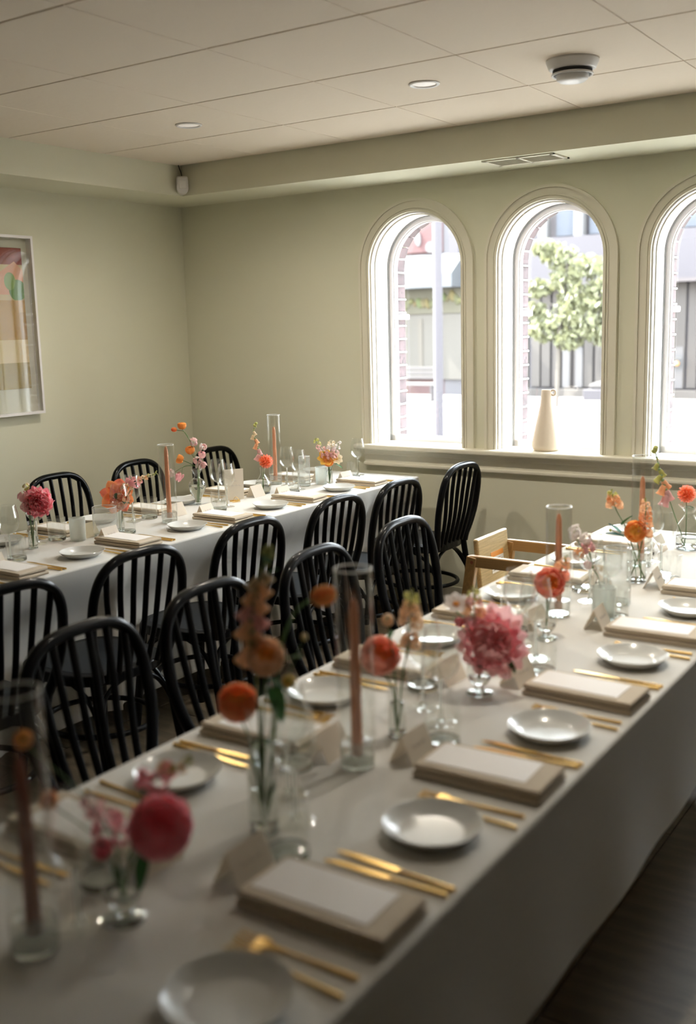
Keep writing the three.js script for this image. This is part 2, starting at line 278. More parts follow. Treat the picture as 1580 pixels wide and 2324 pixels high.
  const hedge = thing('planter', 'low dark planter with clipped shrub by the slatted shop front', 'planter', [-5.4, GY + 0.12, -23.2]);
  obj('box', rb(1.6, 0.3, 0.5, 0.03, 0, 0.15, 0), gy, hedge);
  obj('shrub', new THREE.IcosahedronGeometry(0.3, 2).scale(2.4, 0.6, 0.7).translate(0, 0.38, 0), std(lin(0.028, 0.025, 0.025), 0.95), hedge);
}

// ---------------------------------------------------------------- fittings on the ceiling and walls
{
  const d = thing('smoke_detector', 'round smoke detector with dark slotted collar on the ceiling tiles', 'smoke detector', [3.078, CEIL, 1.272]);
  obj('mounting_plate', lathe([[0, 0], [0.094, 0], [0.094, -0.006], [0.084, -0.03], [0.072, -0.034], [0, -0.034]], 48), M.plastic, d);
  obj('slotted_collar', lathe([[0.066, -0.03], [0.07, -0.034], [0.07, -0.05], [0.05, -0.052], [0, -0.052]], 48), M.dark, d);
  obj('rim', new THREE.TorusGeometry(0.071, 0.004, 10, 48).rotateX(Math.PI / 2).translate(0, -0.05, 0), M.plastic, d);
  obj('sensor_cap', lathe([[0.058, -0.05], [0.056, -0.066], [0.045, -0.074], [0.02, -0.077], [0, -0.077]], 40), M.plastic, d);
  const light = (x, z, label, wide = 1.5, power = 1) => {
    const l = thing('recessed_light', label, 'ceiling light', [x, CEIL, z]);
    obj('trim_ring', lathe([[0.046, 0], [0.061, 0], [0.061, -0.003], [0.055, -0.007], [0.047, -0.004], [0.046, 0]], 40), M.plastic, l);
    obj('lens', lathe([[0.047, -0.001], [0.03, -0.003], [0, -0.004]], 32), std(lin(0.88, 0.86, 0.84), 0.5, { emissive: lin(1, 0.86, 0.74), emissiveIntensity: 0.25 }), l);
    const b = new THREE.SpotLight(new THREE.Color(...DOWN), DOWN_I * power, 0, wide, 0.5, 2); b.name = 'recessed_light_beam'; b.position.set(x, CEIL - 0.012, z); b.target.position.set(x, 0, z); b.shadow.radius = 2.2; b.castShadow = true; scene.add(b, b.target);
  };
  light(2.483, 1.298, 'round recessed ceiling light between the smoke detector and the corner sensor');
  light(1.249, 1.286, 'round recessed ceiling light closest to the corner with the sensor');  // dull fixture, its beam is added to brighten walls and tables
  light(3.72, 1.29, 'unseen ceiling light, out of view, lighting the end of the nearer table', 1.1);  // out of view, placed to light the window end of the table
  light(3.72, 2.53, 'unseen ceiling light, out of view, lighting the middle of the nearer table', 0.92, 0.92);  // out of view, cone chosen to light the middle of the cloth
  const s = thing('motion_sensor', 'small white motion sensor with rounded base in the soffit corner', 'sensor', [SX + 0.03, 2.39, SZ + 0.03], Math.PI / 4);
  obj('body', [rb(0.066, 0.075, 0.05, 0.014, 0, 0, 0.02), new THREE.CylinderGeometry(0.033, 0.033, 0.05, 24, 1, false).rotateX(Math.PI / 2).translate(0, -0.028, 0.02)], M.plastic, s);
  obj('lens', rb(0.042, 0.045, 0.01, 0.004, 0, -0.01, 0.045), std(lin(0.85, 0.83, 0.8), 0.3), s);
  obj('bracket', rb(0.02, 0.02, 0.04, 0.004, 0, 0.0, -0.012), M.plastic, s);
  obj('cable', tube([[0, 0.035, 0.015], [-0.004, 0.06, 0.01], [-0.012, 0.085, 0], [-0.016, 0.101, -0.004]], 0.0025, 12, 6), M.dark, s);
  const v = thing('air_vent', 'flat air vent of two louvred panels under the window soffit', 'vent', [2.455, SOF, 0.288]);
  obj('frame', [bx(0.36, 0.006, 0.022, 0, -0.003, 0.088), bx(0.36, 0.006, 0.022, 0, -0.003, -0.088), bx(0.02, 0.006, 0.2, -0.17, -0.003, 0), bx(0.02, 0.006, 0.2, 0.17, -0.003, 0), bx(0.014, 0.006, 0.2, 0, -0.003, 0)], M.trim, v);
  obj('duct_opening', bx(0.33, 0.002, 0.17, 0, -0.0005, 0), M.grey, v);
  for (const x of [-0.084, 0.084]) for (let k = 0; k < 9; k++) obj('louvre', bx(0.15, 0.0015, 0.013, 0, 0, 0).rotateX(0.6).translate(x, -0.003, -0.072 + k * 0.018), M.trim, v);
}
{ // picture in a white shadow-box frame on the left wall
  const p = thing('framed_picture', 'abstract print with red top in a deep white box frame', 'picture', [0, 0, 0]);
  const y0 = 1.148, y1 = 2.085, z0 = 1.222, z1 = 1.95, d = 0.05, t = 0.014;
  obj('frame', [box2(0, d, y1 - t, y1, z0, z1), box2(0, d, y0, y0 + t, z0, z1), box2(0, d, y0 + t, y1 - t, z0, z0 + t), box2(0, d, y0 + t, y1 - t, z1 - t, z1)], M.frameWhite, p);
  obj('mat_board', box2(0, 0.008, y0 + t, y1 - t, z0 + t, z1 - t), M.card, p);
  const c = document.createElement('canvas'); c.width = 512; c.height = 640; const g = c.getContext('2d');
  g.fillStyle = '#c9ad80'; g.fillRect(0, 0, 512, 640); // x runs from the far edge leftwards; mirrored below
  g.fillStyle = '#8a3326'; g.fillRect(0, 0, 512, 75);
  g.fillStyle = '#d99a78'; g.beginPath(); g.moveTo(390, 110); g.lineTo(470, 60); g.lineTo(512, 100); g.lineTo(512, 210); g.lineTo(380, 210); g.fill();
  g.fillStyle = '#6d8f50'; g.beginPath(); g.ellipse(478, 190, 46, 48, 0.2, 0, 7); g.fill(); g.fillStyle = '#88a05c'; g.beginPath(); g.ellipse(440, 150, 30, 40, 0, 0, 7); g.fill();
  g.fillStyle = '#b98f50'; g.fillRect(360, 235, 152, 180); g.fillStyle = '#a87f45'; g.fillRect(480, 290, 32, 170); g.fillStyle = '#d8bc90'; g.fillRect(300, 415, 212, 120); g.fillStyle = '#a89058'; g.fillRect(250, 520, 262, 120);
  g.fillStyle = '#d9c6a8'; g.fillRect(0, 120, 260, 300); g.fillStyle = '#92683f'; g.fillRect(60, 300, 150, 220);
  const tex = new THREE.CanvasTexture(c); tex.colorSpace = THREE.SRGBColorSpace;
  const art = new THREE.BoxGeometry(0.66 - 0.04, 0.735, 0.002).rotateY(Math.PI / 2).translate(0.0095, (1.289 + 2.02) / 2, 1.272 + 0.31);
  obj('art_print', art, std(0xffffff, 0.7, { map: tex }), p);
  obj('glazing', box2(0.036, 0.038, y0 + t, y1 - t, z0 + t, z1 - t), M.pane, p);
}

// ---------------------------------------------------------------- jug on the sill
{
  const j = thing('jug', 'pale conical ceramic jug with small ring handle on the windowsill', 'jug', [2.43, SILL, -0.05]);
  obj('body', lathe(smoothProfile([[0, 0], [0.055, 0], [0.068, 0.006], [0.074, 0.03], [0.068, 0.075], [0.05, 0.16], [0.032, 0.25], [0.026, 0.315], [0.024, 0.317], [0.022, 0.314], [0.026, 0.25]], 60), 48), M.ceramic, j);
  obj('ring_handle', new THREE.TorusGeometry(0.013, 0.0058, 12, 28).translate(0.036, 0.302, 0), M.ceramic, j);
}

// ---------------------------------------------------------------- tables under linen cloths
const T = 0.752;
function clothTable(x0, x1, z0, z1, drop, dents, labels) {
  const t = thing('banquet_table', labels[0], 'table', [(x0 + x1) / 2, 0, (z0 + z1) / 2]);
  const w = x1 - x0 - 0.016, l = z1 - z0 - 0.016;
  obj('tabletop', rb(w, 0.03, l, 0.006, 0, T - 0.018, 0), M.beech, t);
  for (const a of [-1, 1]) for (const b of [-1, 1]) obj('leg', rb(0.05, T - 0.033, 0.05, 0.008, a * (w / 2 - 0.16), (T - 0.033) / 2, b * (l / 2 - 0.25)), M.black, t);
  const c = thing('tablecloth', labels[1], 'tablecloth', [0, 0, 0]);
  // top sheet and hanging skirt
  const per = [], R = 0.02, step = 0.03;
  const edge = (ax, az, bx_, bz, nx, nz) => { const L = Math.hypot(bx_ - ax, bz - az), n = Math.round(L / step); for (let i = 0; i < n; i++) per.push([ax + (bx_ - ax) * i / n, az + (bz - az) * i / n, nx, nz, 0]); };
  const corner = (cx, cz, a0) => { for (let i = 0; i < 6; i++) { const a = a0 + Math.PI / 2 * i / 6; per.push([cx + R * Math.cos(a), cz + R * Math.sin(a), Math.cos(a), Math.sin(a), 1]); } };
  edge(x1, z0 + R, x1, z1 - R, 1, 0); corner(x1 - R, z1 - R, 0); edge(x1 - R, z1, x0 + R, z1, 0, 1); corner(x0 + R, z1 - R, Math.PI / 2); edge(x0, z1 - R, x0, z0 + R, -1, 0); corner(x0 + R, z0 + R, Math.PI); edge(x0 + R, z0, x1 - R, z0, 0, -1); corner(x1 - R, z0 + R, Math.PI * 1.5);
  const n = per.length, rows = 14, pos = [], uv = [], idx = []; let s = 0;
  for (let i = 0; i <= n; i++) {
    const [x, z, nx, nz, cn] = per[i % n]; if (i) s += Math.hypot(x - per[i - 1][0], z - per[i - 1][1]);
    const fold = 0.5 * Math.sin(s * 7.3 + 1.3 * Math.sin(s * 2.1)) + 0.35 * Math.sin(s * 15.1 + 2) + 0.25 * Math.sin(s * 3.1 + 0.5);
    for (let r = 0; r <= rows; r++) {
      const u = r / rows, round = Math.min(1, r / 3), dy = r < 3 ? 0.008 * (1 - Math.cos(round * Math.PI / 2)) : 0.008 + (drop - 0.008) * (r - 3) / (rows - 3), out = r < 3 ? 0.008 * Math.sin(round * Math.PI / 2) - 0.008 : 0;
      const h = (r < 3 ? 0 : (r - 3) / (rows - 3)), wv0 = h * (0.01 + 0.008 * fold + 0.012 * cn);
      let push = 0; for (const [side, zc, depth] of dents) if (nx * side > 0.9) push = Math.max(push, depth * THREE.MathUtils.smoothstep(0.36 - Math.abs(z - zc), 0, 0.14) * THREE.MathUtils.smoothstep(dy, 0.02, 0.24)); // seats push the cloth in
      const wv = wv0 * (push > 0 ? Math.max(0, 1 - push / 0.05) : 1) - push;
      pos.push(x + nx * (out + wv), T - dy, z + nz * (out + wv)); uv.push(s * 4, dy * 4);
    }
  }
  for (let i = 0; i < n; i++) for (let r = 0; r < rows; r++) { const a = i * (rows + 1) + r, b = a + rows + 1; idx.push(a, b, a + 1, b, b + 1, a + 1); }
  const g = new THREE.BufferGeometry(); g.setAttribute('position', new THREE.Float32BufferAttribute(pos, 3)); g.setAttribute('uv', new THREE.Float32BufferAttribute(uv, 2)); g.setIndex(idx); g.computeVertexNormals();
  const topPts = per.map(([x, z, nx, nz]) => V2(x - nx * 0.008, z - nz * 0.008));
  const tg = new THREE.ShapeGeometry(new THREE.Shape(topPts.map((p) => V2(p.x, -p.y)))).rotateX(-Math.PI / 2).translate(0, T, 0);
  { const p = tg.attributes.position, u = new Float32Array(p.count * 2); for (let i = 0; i < p.count; i++) { u[i * 2] = p.getX(i) * 4; u[i * 2 + 1] = p.getZ(i) * 4; } tg.setAttribute('uv', new THREE.BufferAttribute(u, 2)); }
  obj('top_sheet', tg, M.linen, c); obj('hanging_skirt', g, M.linen, c);
  return c;
}
clothTable(3.14, 3.92, 1.0, 4.62, 0.34, [[-1, 3.348, 0.035], [-1, 2.877, 0.035], [-1, 2.353, 0.035], [-1, 1.801, 0.035]], ['long banquet table hidden under the nearer white cloth', 'white linen cloth over the nearer long table, short drop']);
clothTable(1.0, 1.77, 0.13, 3.5, 0.62, [[1, 3.16, 0.125], [1, 2.629, 0.125], [1, 2.054, 0.125], [1, 1.471, 0.125], [1, 0.97, 0.125], [1, 0.346, 0.125]], ['long banquet table hidden under the far white cloth by the wall', 'white linen cloth falling almost to the floor from the far table']);

// ---------------------------------------------------------------- bentwood chairs
function makeChair() {
  const c = thing('bentwood_chair', '', 'chair', [0, 0, 0]);
  const SH = 0.46, TOP = 0.862, lean = (y) => -0.19 - 0.075 * Math.pow((y - SH) / (TOP - SH), 0.8) - 0.01; // back leans to -x (chair faces +x)
  // hoop: widest two thirds up, tucked in at the seat
  const hoop = [];
  const HW = 0.198, yS = TOP - 0.205, SQ = 0.648, half = (y) => HW - 0.05 + 0.05 * Math.sin(Math.min(1, Math.max(0, (y - SH) / (yS - SH))) * Math.PI / 2);
  for (let i = 0; i <= 6; i++) { const y = SH - 0.02 + (yS - SH + 0.02) * i / 6; hoop.push(V(lean(Math.max(y, SH)), y, -half(y))); }
  for (let i = 1; i < 24; i++) { const a = Math.PI - Math.PI * i / 24, e = SQ, cx = Math.sign(Math.cos(a)) * Math.pow(Math.abs(Math.cos(a)), e), sy = Math.pow(Math.sin(a), e), y = yS + (TOP - yS) * sy; hoop.push(V(lean(y), y, HW * cx)); }
  for (let i = 6; i >= 0; i--) { const y = SH - 0.02 + (yS - SH + 0.02) * i / 6; hoop.push(V(lean(Math.max(y, SH)), y, half(y))); }
  obj('back_hoop', tube(hoop, 0.0165, 120, 12), M.black, c);
  for (let k = 0; k < 6; k++) {
    const u = -1 + 2 * (k + 0.5) / 6, zt = u * 0.178, zb = u * 0.128;
    const a = Math.min(1, Math.abs(zt) / HW), yt = yS + (TOP - yS) * Math.pow(Math.sqrt(1 - Math.pow(a, 2 / SQ) > 0 ? 1 - Math.pow(a, 2 / SQ) : 0), SQ) - 0.004;
    obj('spindle', tube([V(lean(SH), SH - 0.01, zb), V(lean(SH + 0.14) - 0.004, SH + 0.14, zb + (zt - zb) * 0.45), V(lean(SH + 0.28), SH + 0.28, zb + (zt - zb) * 0.85), V(lean(yt), yt, zt)], 0.0102, 20, 9), M.black, c);
  }
  // saddle seat: rounded trapezoid with a dished panel inside a bent rim
  const seatPts = []; for (let i = 0; i < 48; i++) { const a = i / 48 * Math.PI * 2, e = 0.62, cx = Math.sign(Math.cos(a)) * Math.pow(Math.abs(Math.cos(a)), e), sz = Math.sign(Math.sin(a)) * Math.pow(Math.abs(Math.sin(a)), e); seatPts.push([0.205 * cx, (0.2 + 0.015 * cx) * sz]); }
  const seatShape = shapeOf(seatPts), inner = shapeOf(seatPts.map(([x, z]) => [x * 0.86, z * 0.86]));
  const ring = shapeOf(seatPts); ring.holes.push(pathOf(seatPts.map(([x, z]) => [x * 0.84, z * 0.84]).reverse()));
  obj('seat_rim', extrude(ring, 0.026, 0.006).rotateX(-Math.PI / 2).translate(0, SH - 0.034, 0), M.black, c);
  obj('seat', extrude(inner, 0.01, 0.003).rotateX(-Math.PI / 2).translate(0, SH - 0.014, 0), M.seat, c);
  const legs = [[0.165, 0.16, 0.215, 0.19], [0.165, -0.16, 0.215, -0.19], [-0.185, 0.158, -0.26, 0.175], [-0.185, -0.158, -0.26, -0.175]];
  for (const [x, z, fx, fz] of legs) obj('leg', tube([[x, SH - 0.012, z], [x + (fx - x) * 0.3, 0.3, z + (fz - z) * 0.35], [fx, 0, fz]], 0.0165, 16, 10), M.black, c);
  // ring stretcher and arched braces between the legs
  const ringPts = []; for (let i = 0; i < 28; i++) { const a = i / 28 * Math.PI * 2; ringPts.push(V(-0.01 + 0.2 * Math.cos(a) * 1.02, 0.235, 0.185 * Math.sin(a))); }
  obj('ring_stretcher', tube(ringPts, 0.0105, 60, 8, true), M.black, c);
  const arch = (a, b) => { const A = legs[a], B = legs[b], m = [(A[0] + B[0]) / 2, (A[1] + B[1]) / 2]; return tube([[A[0] + (A[2] - A[0]) * 0.42, 0.27, A[1] + (A[3] - A[1]) * 0.42], [A[0] + (m[0] - A[0]) * 0.28, 0.38, A[1] + (m[1] - A[1]) * 0.28], [m[0], 0.424, m[1]], [B[0] + (m[0] - B[0]) * 0.28, 0.38, B[1] + (m[1] - B[1]) * 0.28], [B[0] + (B[2] - B[0]) * 0.42, 0.27, B[1] + (B[3] - B[1]) * 0.42]], 0.0085, 28, 8); };
  for (const [a, b] of [[0, 1], [0, 2], [1, 3], [2, 3]]) obj('arched_brace', arch(a, b), M.black, c);
  return c;
}
const chair0 = makeChair(); let firstChair = true;
function placeChair(apexX, apexZ, face, turn, label, group) { // apex: where the top of the hoop stands; face +1 looks to +x
  const a = (face > 0 ? 0 : Math.PI) + turn, off = 0.275, p = [apexX + off * Math.cos(a), 0, apexZ - off * Math.sin(a)];
  if (firstChair) { firstChair = false; chair0.position.set(...p); chair0.rotation.y = a; chair0.userData.label = label; chair0.userData.group = group; return chair0; }
  return Object.assign(dup(chair0, p, a, label));
}
const chairGroup = 'black bentwood spindle back chairs';
[[3.16, -0.04], [2.629, -0.047], [2.054, -0.019], [1.471, -0.018], [0.97, -0.012], [0.346, -0.009]].forEach(([z, t], i) => placeChair(2.149, z, -1, t, ['black spindle chair on the aisle side of the far table, cut by the frame', 'black spindle chair second along the aisle side of the far table', 'black spindle chair third along the aisle side of the far table', 'black spindle chair fourth along the aisle side of the far table', 'black spindle chair fifth along the aisle side of the far table', 'black spindle chair standing alone past the table end under the windows'][i], chairGroup));
[[3.348, 0.035], [2.877, 0.008], [2.353, 0.009], [1.801, 0]].forEach(([z, t], i) => placeChair(2.649, z, 1, t, ['black spindle chair at the nearer table, darkest and closest to the camera', 'black spindle chair second from the camera at the nearer table', 'black spindle chair at the nearer table seen behind the tall candle', 'black spindle chair at the nearer table beside the wooden high chair'][i], chairGroup));
[[1.518, -0.006], [0.951, 0.029], [0.3, 0.004], [2.12, 0]].forEach(([z, t], i) => placeChair(0.433, z, 1, t, ['black spindle chair against the wall behind the pink peony', 'black spindle chair against the wall behind the orange dahlia', 'black spindle chair deepest in the corner of the room', 'black spindle chair by the wall mostly cut off by the frame'][i], chairGroup));

// ---------------------------------------------------------------- high chair
{
  const h = thing('high_chair', 'honey coloured wooden high chair pushed up to the nearer table', 'high chair', [0, 0, 0]);
  const X0 = 2.8, X1 = 3.068, Z0 = 1.22, Z1 = 1.555, Y = 0.7;
  for (const [z, n] of [[Z0, 0], [Z1, 1]]) obj('arm_rail', rb(X1 - X0 + 0.03, 0.045, 0.028, 0.006, (X0 + X1) / 2 + 0.01, Y - 0.022, z - 0.014), M.beech, h);
  const beam = (a, b, w, d) => { const A = V(...a), B = V(...b), L = B.clone().sub(A), g = new RoundedBoxGeometry(w, L.length(), d, 2, 0.005).translate(0, L.length() / 2, 0); return g.applyQuaternion(new THREE.Quaternion().setFromUnitVectors(V(0, 1, 0), L.normalize())).translate(...a); };
  for (const z of [Z0 - 0.012, Z1 - 0.012]) { const o = z > 1.4 ? 0.012 : -0.05; obj('leg', beam([X0 - 0.09, 0, z + o], [X0 + 0.01, Y - 0.004, z], 0.042, 0.03), M.beech, h); obj('leg', beam([X1 + 0.08, 0, z + o], [X1, Y - 0.044, z], 0.042, 0.03), M.beech, h); }
  const back = obj('back_panel', rb(0.022, 0.2, 0.27, 0.008, 0, 0, 0), M.beechPale, h); back.position.set(X0 - 0.004, 0.648, 1.345); back.rotation.z = 0.1;
  const lab = obj('warning_label', bx(0.0008, 0.085, 0.11), std(0xffffff, 0.6, { map: (() => { const c = document.createElement('canvas'); c.width = 220; c.height = 170; const g = c.getContext('2d'); g.fillStyle = '#efece4'; g.fillRect(0, 0, 220, 170); g.fillStyle = '#d98a2c'; g.fillRect(0, 0, 220, 42); g.fillStyle = '#8a857c'; for (let i = 0; i < 7; i++) g.fillRect(14, 58 + i * 15, 150 + ((i * 37) % 40), 4); const t = new THREE.CanvasTexture(c); t.colorSpace = THREE.SRGBColorSpace; return t; })() }), h); lab.position.set(X0 + 0.0095, 0.635, 1.325); lab.rotation.z = 0.1;
  obj('seat', rb(0.26, 0.02, 0.3, 0.006, 2.935, 0.5, 1.375), M.beechPale, h);
  for (const z of [Z0 - 0.014, Z1 - 0.014]) obj('side_bar', rb(0.3, 0.04, 0.022, 0.005, 2.93, 0.3, z + (z > 1.4 ? 0.006 : -0.028)), M.beech, h);
  obj('peg', cyl(0.007, 0.007, 0.004, 12).rotateX(Math.PI / 2).translate(X0 + 0.012, Y - 0.024, Z1), M.waxDark, h);
}

// ---------------------------------------------------------------- place settings
const inFrame = (x, y, z, m = 0.06) => { const p = V(x, y, z).project(camera); return p.z < 1 && Math.abs(p.x) < 1 + m && Math.abs(p.y) < 1 + m; };
const protos = {};
function make(kind, build, name, category, pos, turn, label, group) {
  if (!protos[kind]) { const t = thing(name, label, category, pos, turn, group); build(t); protos[kind] = t; return t; }
  const r = dup(protos[kind], pos, turn, label); if (group) r.userData.group = group; r.name = r.name; return r;
}
const plateProfile = [[0, 0.004], [0.05, 0.004], [0.056, 0.006], [0.07, 0.013], [0.081, 0.0215], [0.0835, 0.0235], [0.084, 0.0222], [0.072, 0.0105], [0.058, 0.001], [0.05, 0.0], [0, 0.001]];
const buildPlate = (t) => { obj('well', lathe(plateProfile, 56), M.china, t); obj('foot_ring', new THREE.TorusGeometry(0.05, 0.0018, 8, 48).rotateX(Math.PI / 2).translate(0, 0.0016, 0), M.china, t); };
const buildFork = (t) => { // lies along x, handle towards +x
  obj('handle', bar([0.0, 0.004, 0], [0.115, 0.003, 0], 0.0022, 0.0034, 10), M.gold, t);
  const s = shapeOf([[0, -0.0022], [0, 0.0022], [-0.02, 0.004], [-0.034, 0.0115], [-0.048, 0.012], [-0.048, -0.012], [-0.034, -0.0115], [-0.02, -0.004]]);
  obj('head', extrude(s, 0.0014, 0.0005, 6).rotateX(Math.PI / 2).translate(0.001, 0.0045, 0), M.gold, t);
  for (let k = 0; k < 4; k++) obj('tine', tube([[-0.046, 0.0042, -0.0105 + 0.007 * k], [-0.062, 0.003, -0.0105 + 0.007 * k], [-0.08, 0.0052, -0.0105 + 0.007 * k]], 0.0012, 8, 6), M.gold, t);
};
const buildKnife = (t) => {
  obj('handle', bar([0.015, 0.0035, 0], [0.115, 0.0035, 0], 0.0028, 0.0036, 10), M.gold, t);
  const s = new THREE.Shape(); s.moveTo(0.018, -0.004); s.lineTo(-0.06, -0.006); s.quadraticCurveTo(-0.095, -0.004, -0.098, 0.004); s.lineTo(-0.02, 0.0055); s.lineTo(0.018, 0.004);
  obj('blade', extrude(s, 0.0012, 0.0004, 8).rotateX(Math.PI / 2).translate(0, 0.0048, 0), M.gold, t);
};
function foldLayer(L, hgt, depth, y) { // one flattened loop of cloth, open at its long side
  const sh = new THREE.Shape(), r = hgt / 2, a = L / 2 - r; sh.moveTo(-a, -r); sh.lineTo(a, -r); sh.absarc(a, 0, r, -Math.PI / 2, Math.PI / 2); sh.lineTo(-a, r); sh.absarc(-a, 0, r, Math.PI / 2, Math.PI * 1.5);
  const hole = new THREE.Path(), q = hgt * 0.12; hole.moveTo(-a, -q); hole.lineTo(-a, q); hole.lineTo(a * 0.86, q); hole.absarc(a * 0.97, 0, r * 0.55, Math.PI * 0.75, -Math.PI * 0.75, true); hole.lineTo(a * 0.86, -q); sh.holes.push(hole);
  return flat(extrude(sh, depth - 0.003, 0.0015, 10).translate(0, y, -depth / 2 + 0.0015), 6);
}
const foldBottom = foldLayer(0.25, 0.0085, 0.125, 0.0062), foldTop = foldLayer(0.246, 0.0085, 0.121, 0.0202);
const buildNapkin = (t) => { obj('lower_fold', foldBottom, M.napkin, t); obj('upper_fold', foldTop, M.napkin, t); };
const scriptStroke = (n, w) => { const p = []; for (let i = 0; i <= n * 6; i++) p.push(V(-w / 2 + w * i / (n * 6), 0.0045 * Math.sin(i * 1.05) * (0.5 + 0.5 * Math.sin(i * 0.37 + 1)), 0)); return tube(p, 0.00035, n * 12, 4); };
const buildMenu = (t) => { obj('sheet', bx(0.2, 0.0012, 0.092), M.paper, t); };
const tentScript = scriptStroke(7, 0.045);
const tentBuilder = (mat) => (t) => { // ridge along z; written panel looks to +x
  for (const s of [1, -1]) obj('panel', bx(0.0009, 0.062, 0.088).translate(0, -0.031, 0).rotateZ(s * 0.44).translate(0, 0.0565, 0), mat, t);
  obj('script', tentScript.clone().rotateY(Math.PI / 2).translate(0.001, -0.03, 0).rotateZ(0.44).translate(0.0004, 0.0565, 0), M.ink, t);
};
const buildWine = (t) => {
  obj('bowl', lathe(smoothProfile([[0.003, 0.092], [0.02, 0.1], [0.037, 0.122], [0.0405, 0.145], [0.037, 0.175], [0.031, 0.205], [0.0302, 0.2055], [0.036, 0.175], [0.0393, 0.145], [0.0358, 0.124], [0.019, 0.103], [0.001, 0.096]], 56), 40), M.glass, t);
  obj('glass_stem', lathe(smoothProfile([[0.006, 0.0955], [0.0042, 0.085], [0.0035, 0.05], [0.005, 0.012], [0.009, 0.0055]], 20), 16), M.glassSolid, t);
  obj('foot', lathe([[0, 0.0065], [0.009, 0.0055], [0.03, 0.0022], [0.034, 0.0012], [0.034, 0.0002], [0, 0.0002]], 40), M.glass, t);
};
const buildTumbler = (t) => {
  obj('wall', lathe([[0.0352, 0.012], [0.0375, 0.092], [0.0368, 0.0928], [0.0361, 0.092], [0.0335, 0.014]], 40), M.glass, t);
  obj('thick_base', lathe([[0, 0.0003], [0.033, 0.0003], [0.0352, 0.003], [0.0352, 0.0125], [0.033, 0.0145], [0.02, 0.0115], [0, 0.0105]], 40), M.glassSolid, t);
};
const ribLathe = (r, h, n, amp = 0.0012) => { const g = new THREE.CylinderGeometry(r, r * 0.97, h, n * 4, 1, true).translate(0, h / 2, 0), p = g.attributes.position; for (let i = 0; i < p.count; i++) { const a = Math.atan2(p.getZ(i), p.getX(i)), k = 1 + amp / r * Math.cos(a * n); p.setX(i, p.getX(i) * k); p.setZ(i, p.getZ(i) * k); } g.computeVertexNormals(); return g; };
const buildRibbed = (r, h) => (t) => { obj('fluted_wall', ribLathe(r, h, 36), M.ribbed, t); obj('inner_wall', new THREE.CylinderGeometry(r - 0.003, r * 0.97 - 0.003, h - 0.01, 40, 1, true).translate(0, h / 2 + 0.005, 0), M.ribbed, t); obj('thick_base', cyl(r * 0.97 - 0.001, r * 0.97 - 0.001, 0.01, 40, 0, 0.0004, 0), M.glassSolid, t); obj('rim', new THREE.TorusGeometry(r - 0.0012, 0.0018, 8, 48).rotateX(Math.PI / 2).translate(0, h, 0), M.rim, t); };
const buildVotive = (t) => { obj('frosted_wall', lathe([[0, 0.0005], [0.028, 0.0005], [0.031, 0.004], [0.033, 0.092], [0.0315, 0.093], [0.0295, 0.008], [0, 0.007]], 36), M.frost, t); obj('tea_light', cyl(0.019, 0.019, 0.014, 24, 0, 0.008, 0), M.card, t); };
const buildHolder = (t) => { obj('fluted_cup', ribLathe(0.032, 0.045, 28, 0.0014), M.ribbed, t); obj('foot', cyl(0.031, 0.031, 0.008, 32, 0, 0.0004, 0), M.glassSolid, t); obj('socket', lathe([[0.0115, 0.046], [0.0118, 0.02], [0.0135, 0.02], [0.0135, 0.046], [0.031, 0.045], [0.031, 0.047], [0.0115, 0.047]], 28), M.ribbed, t); };

const tableNear = 'nearer table', tableFar = 'far table';
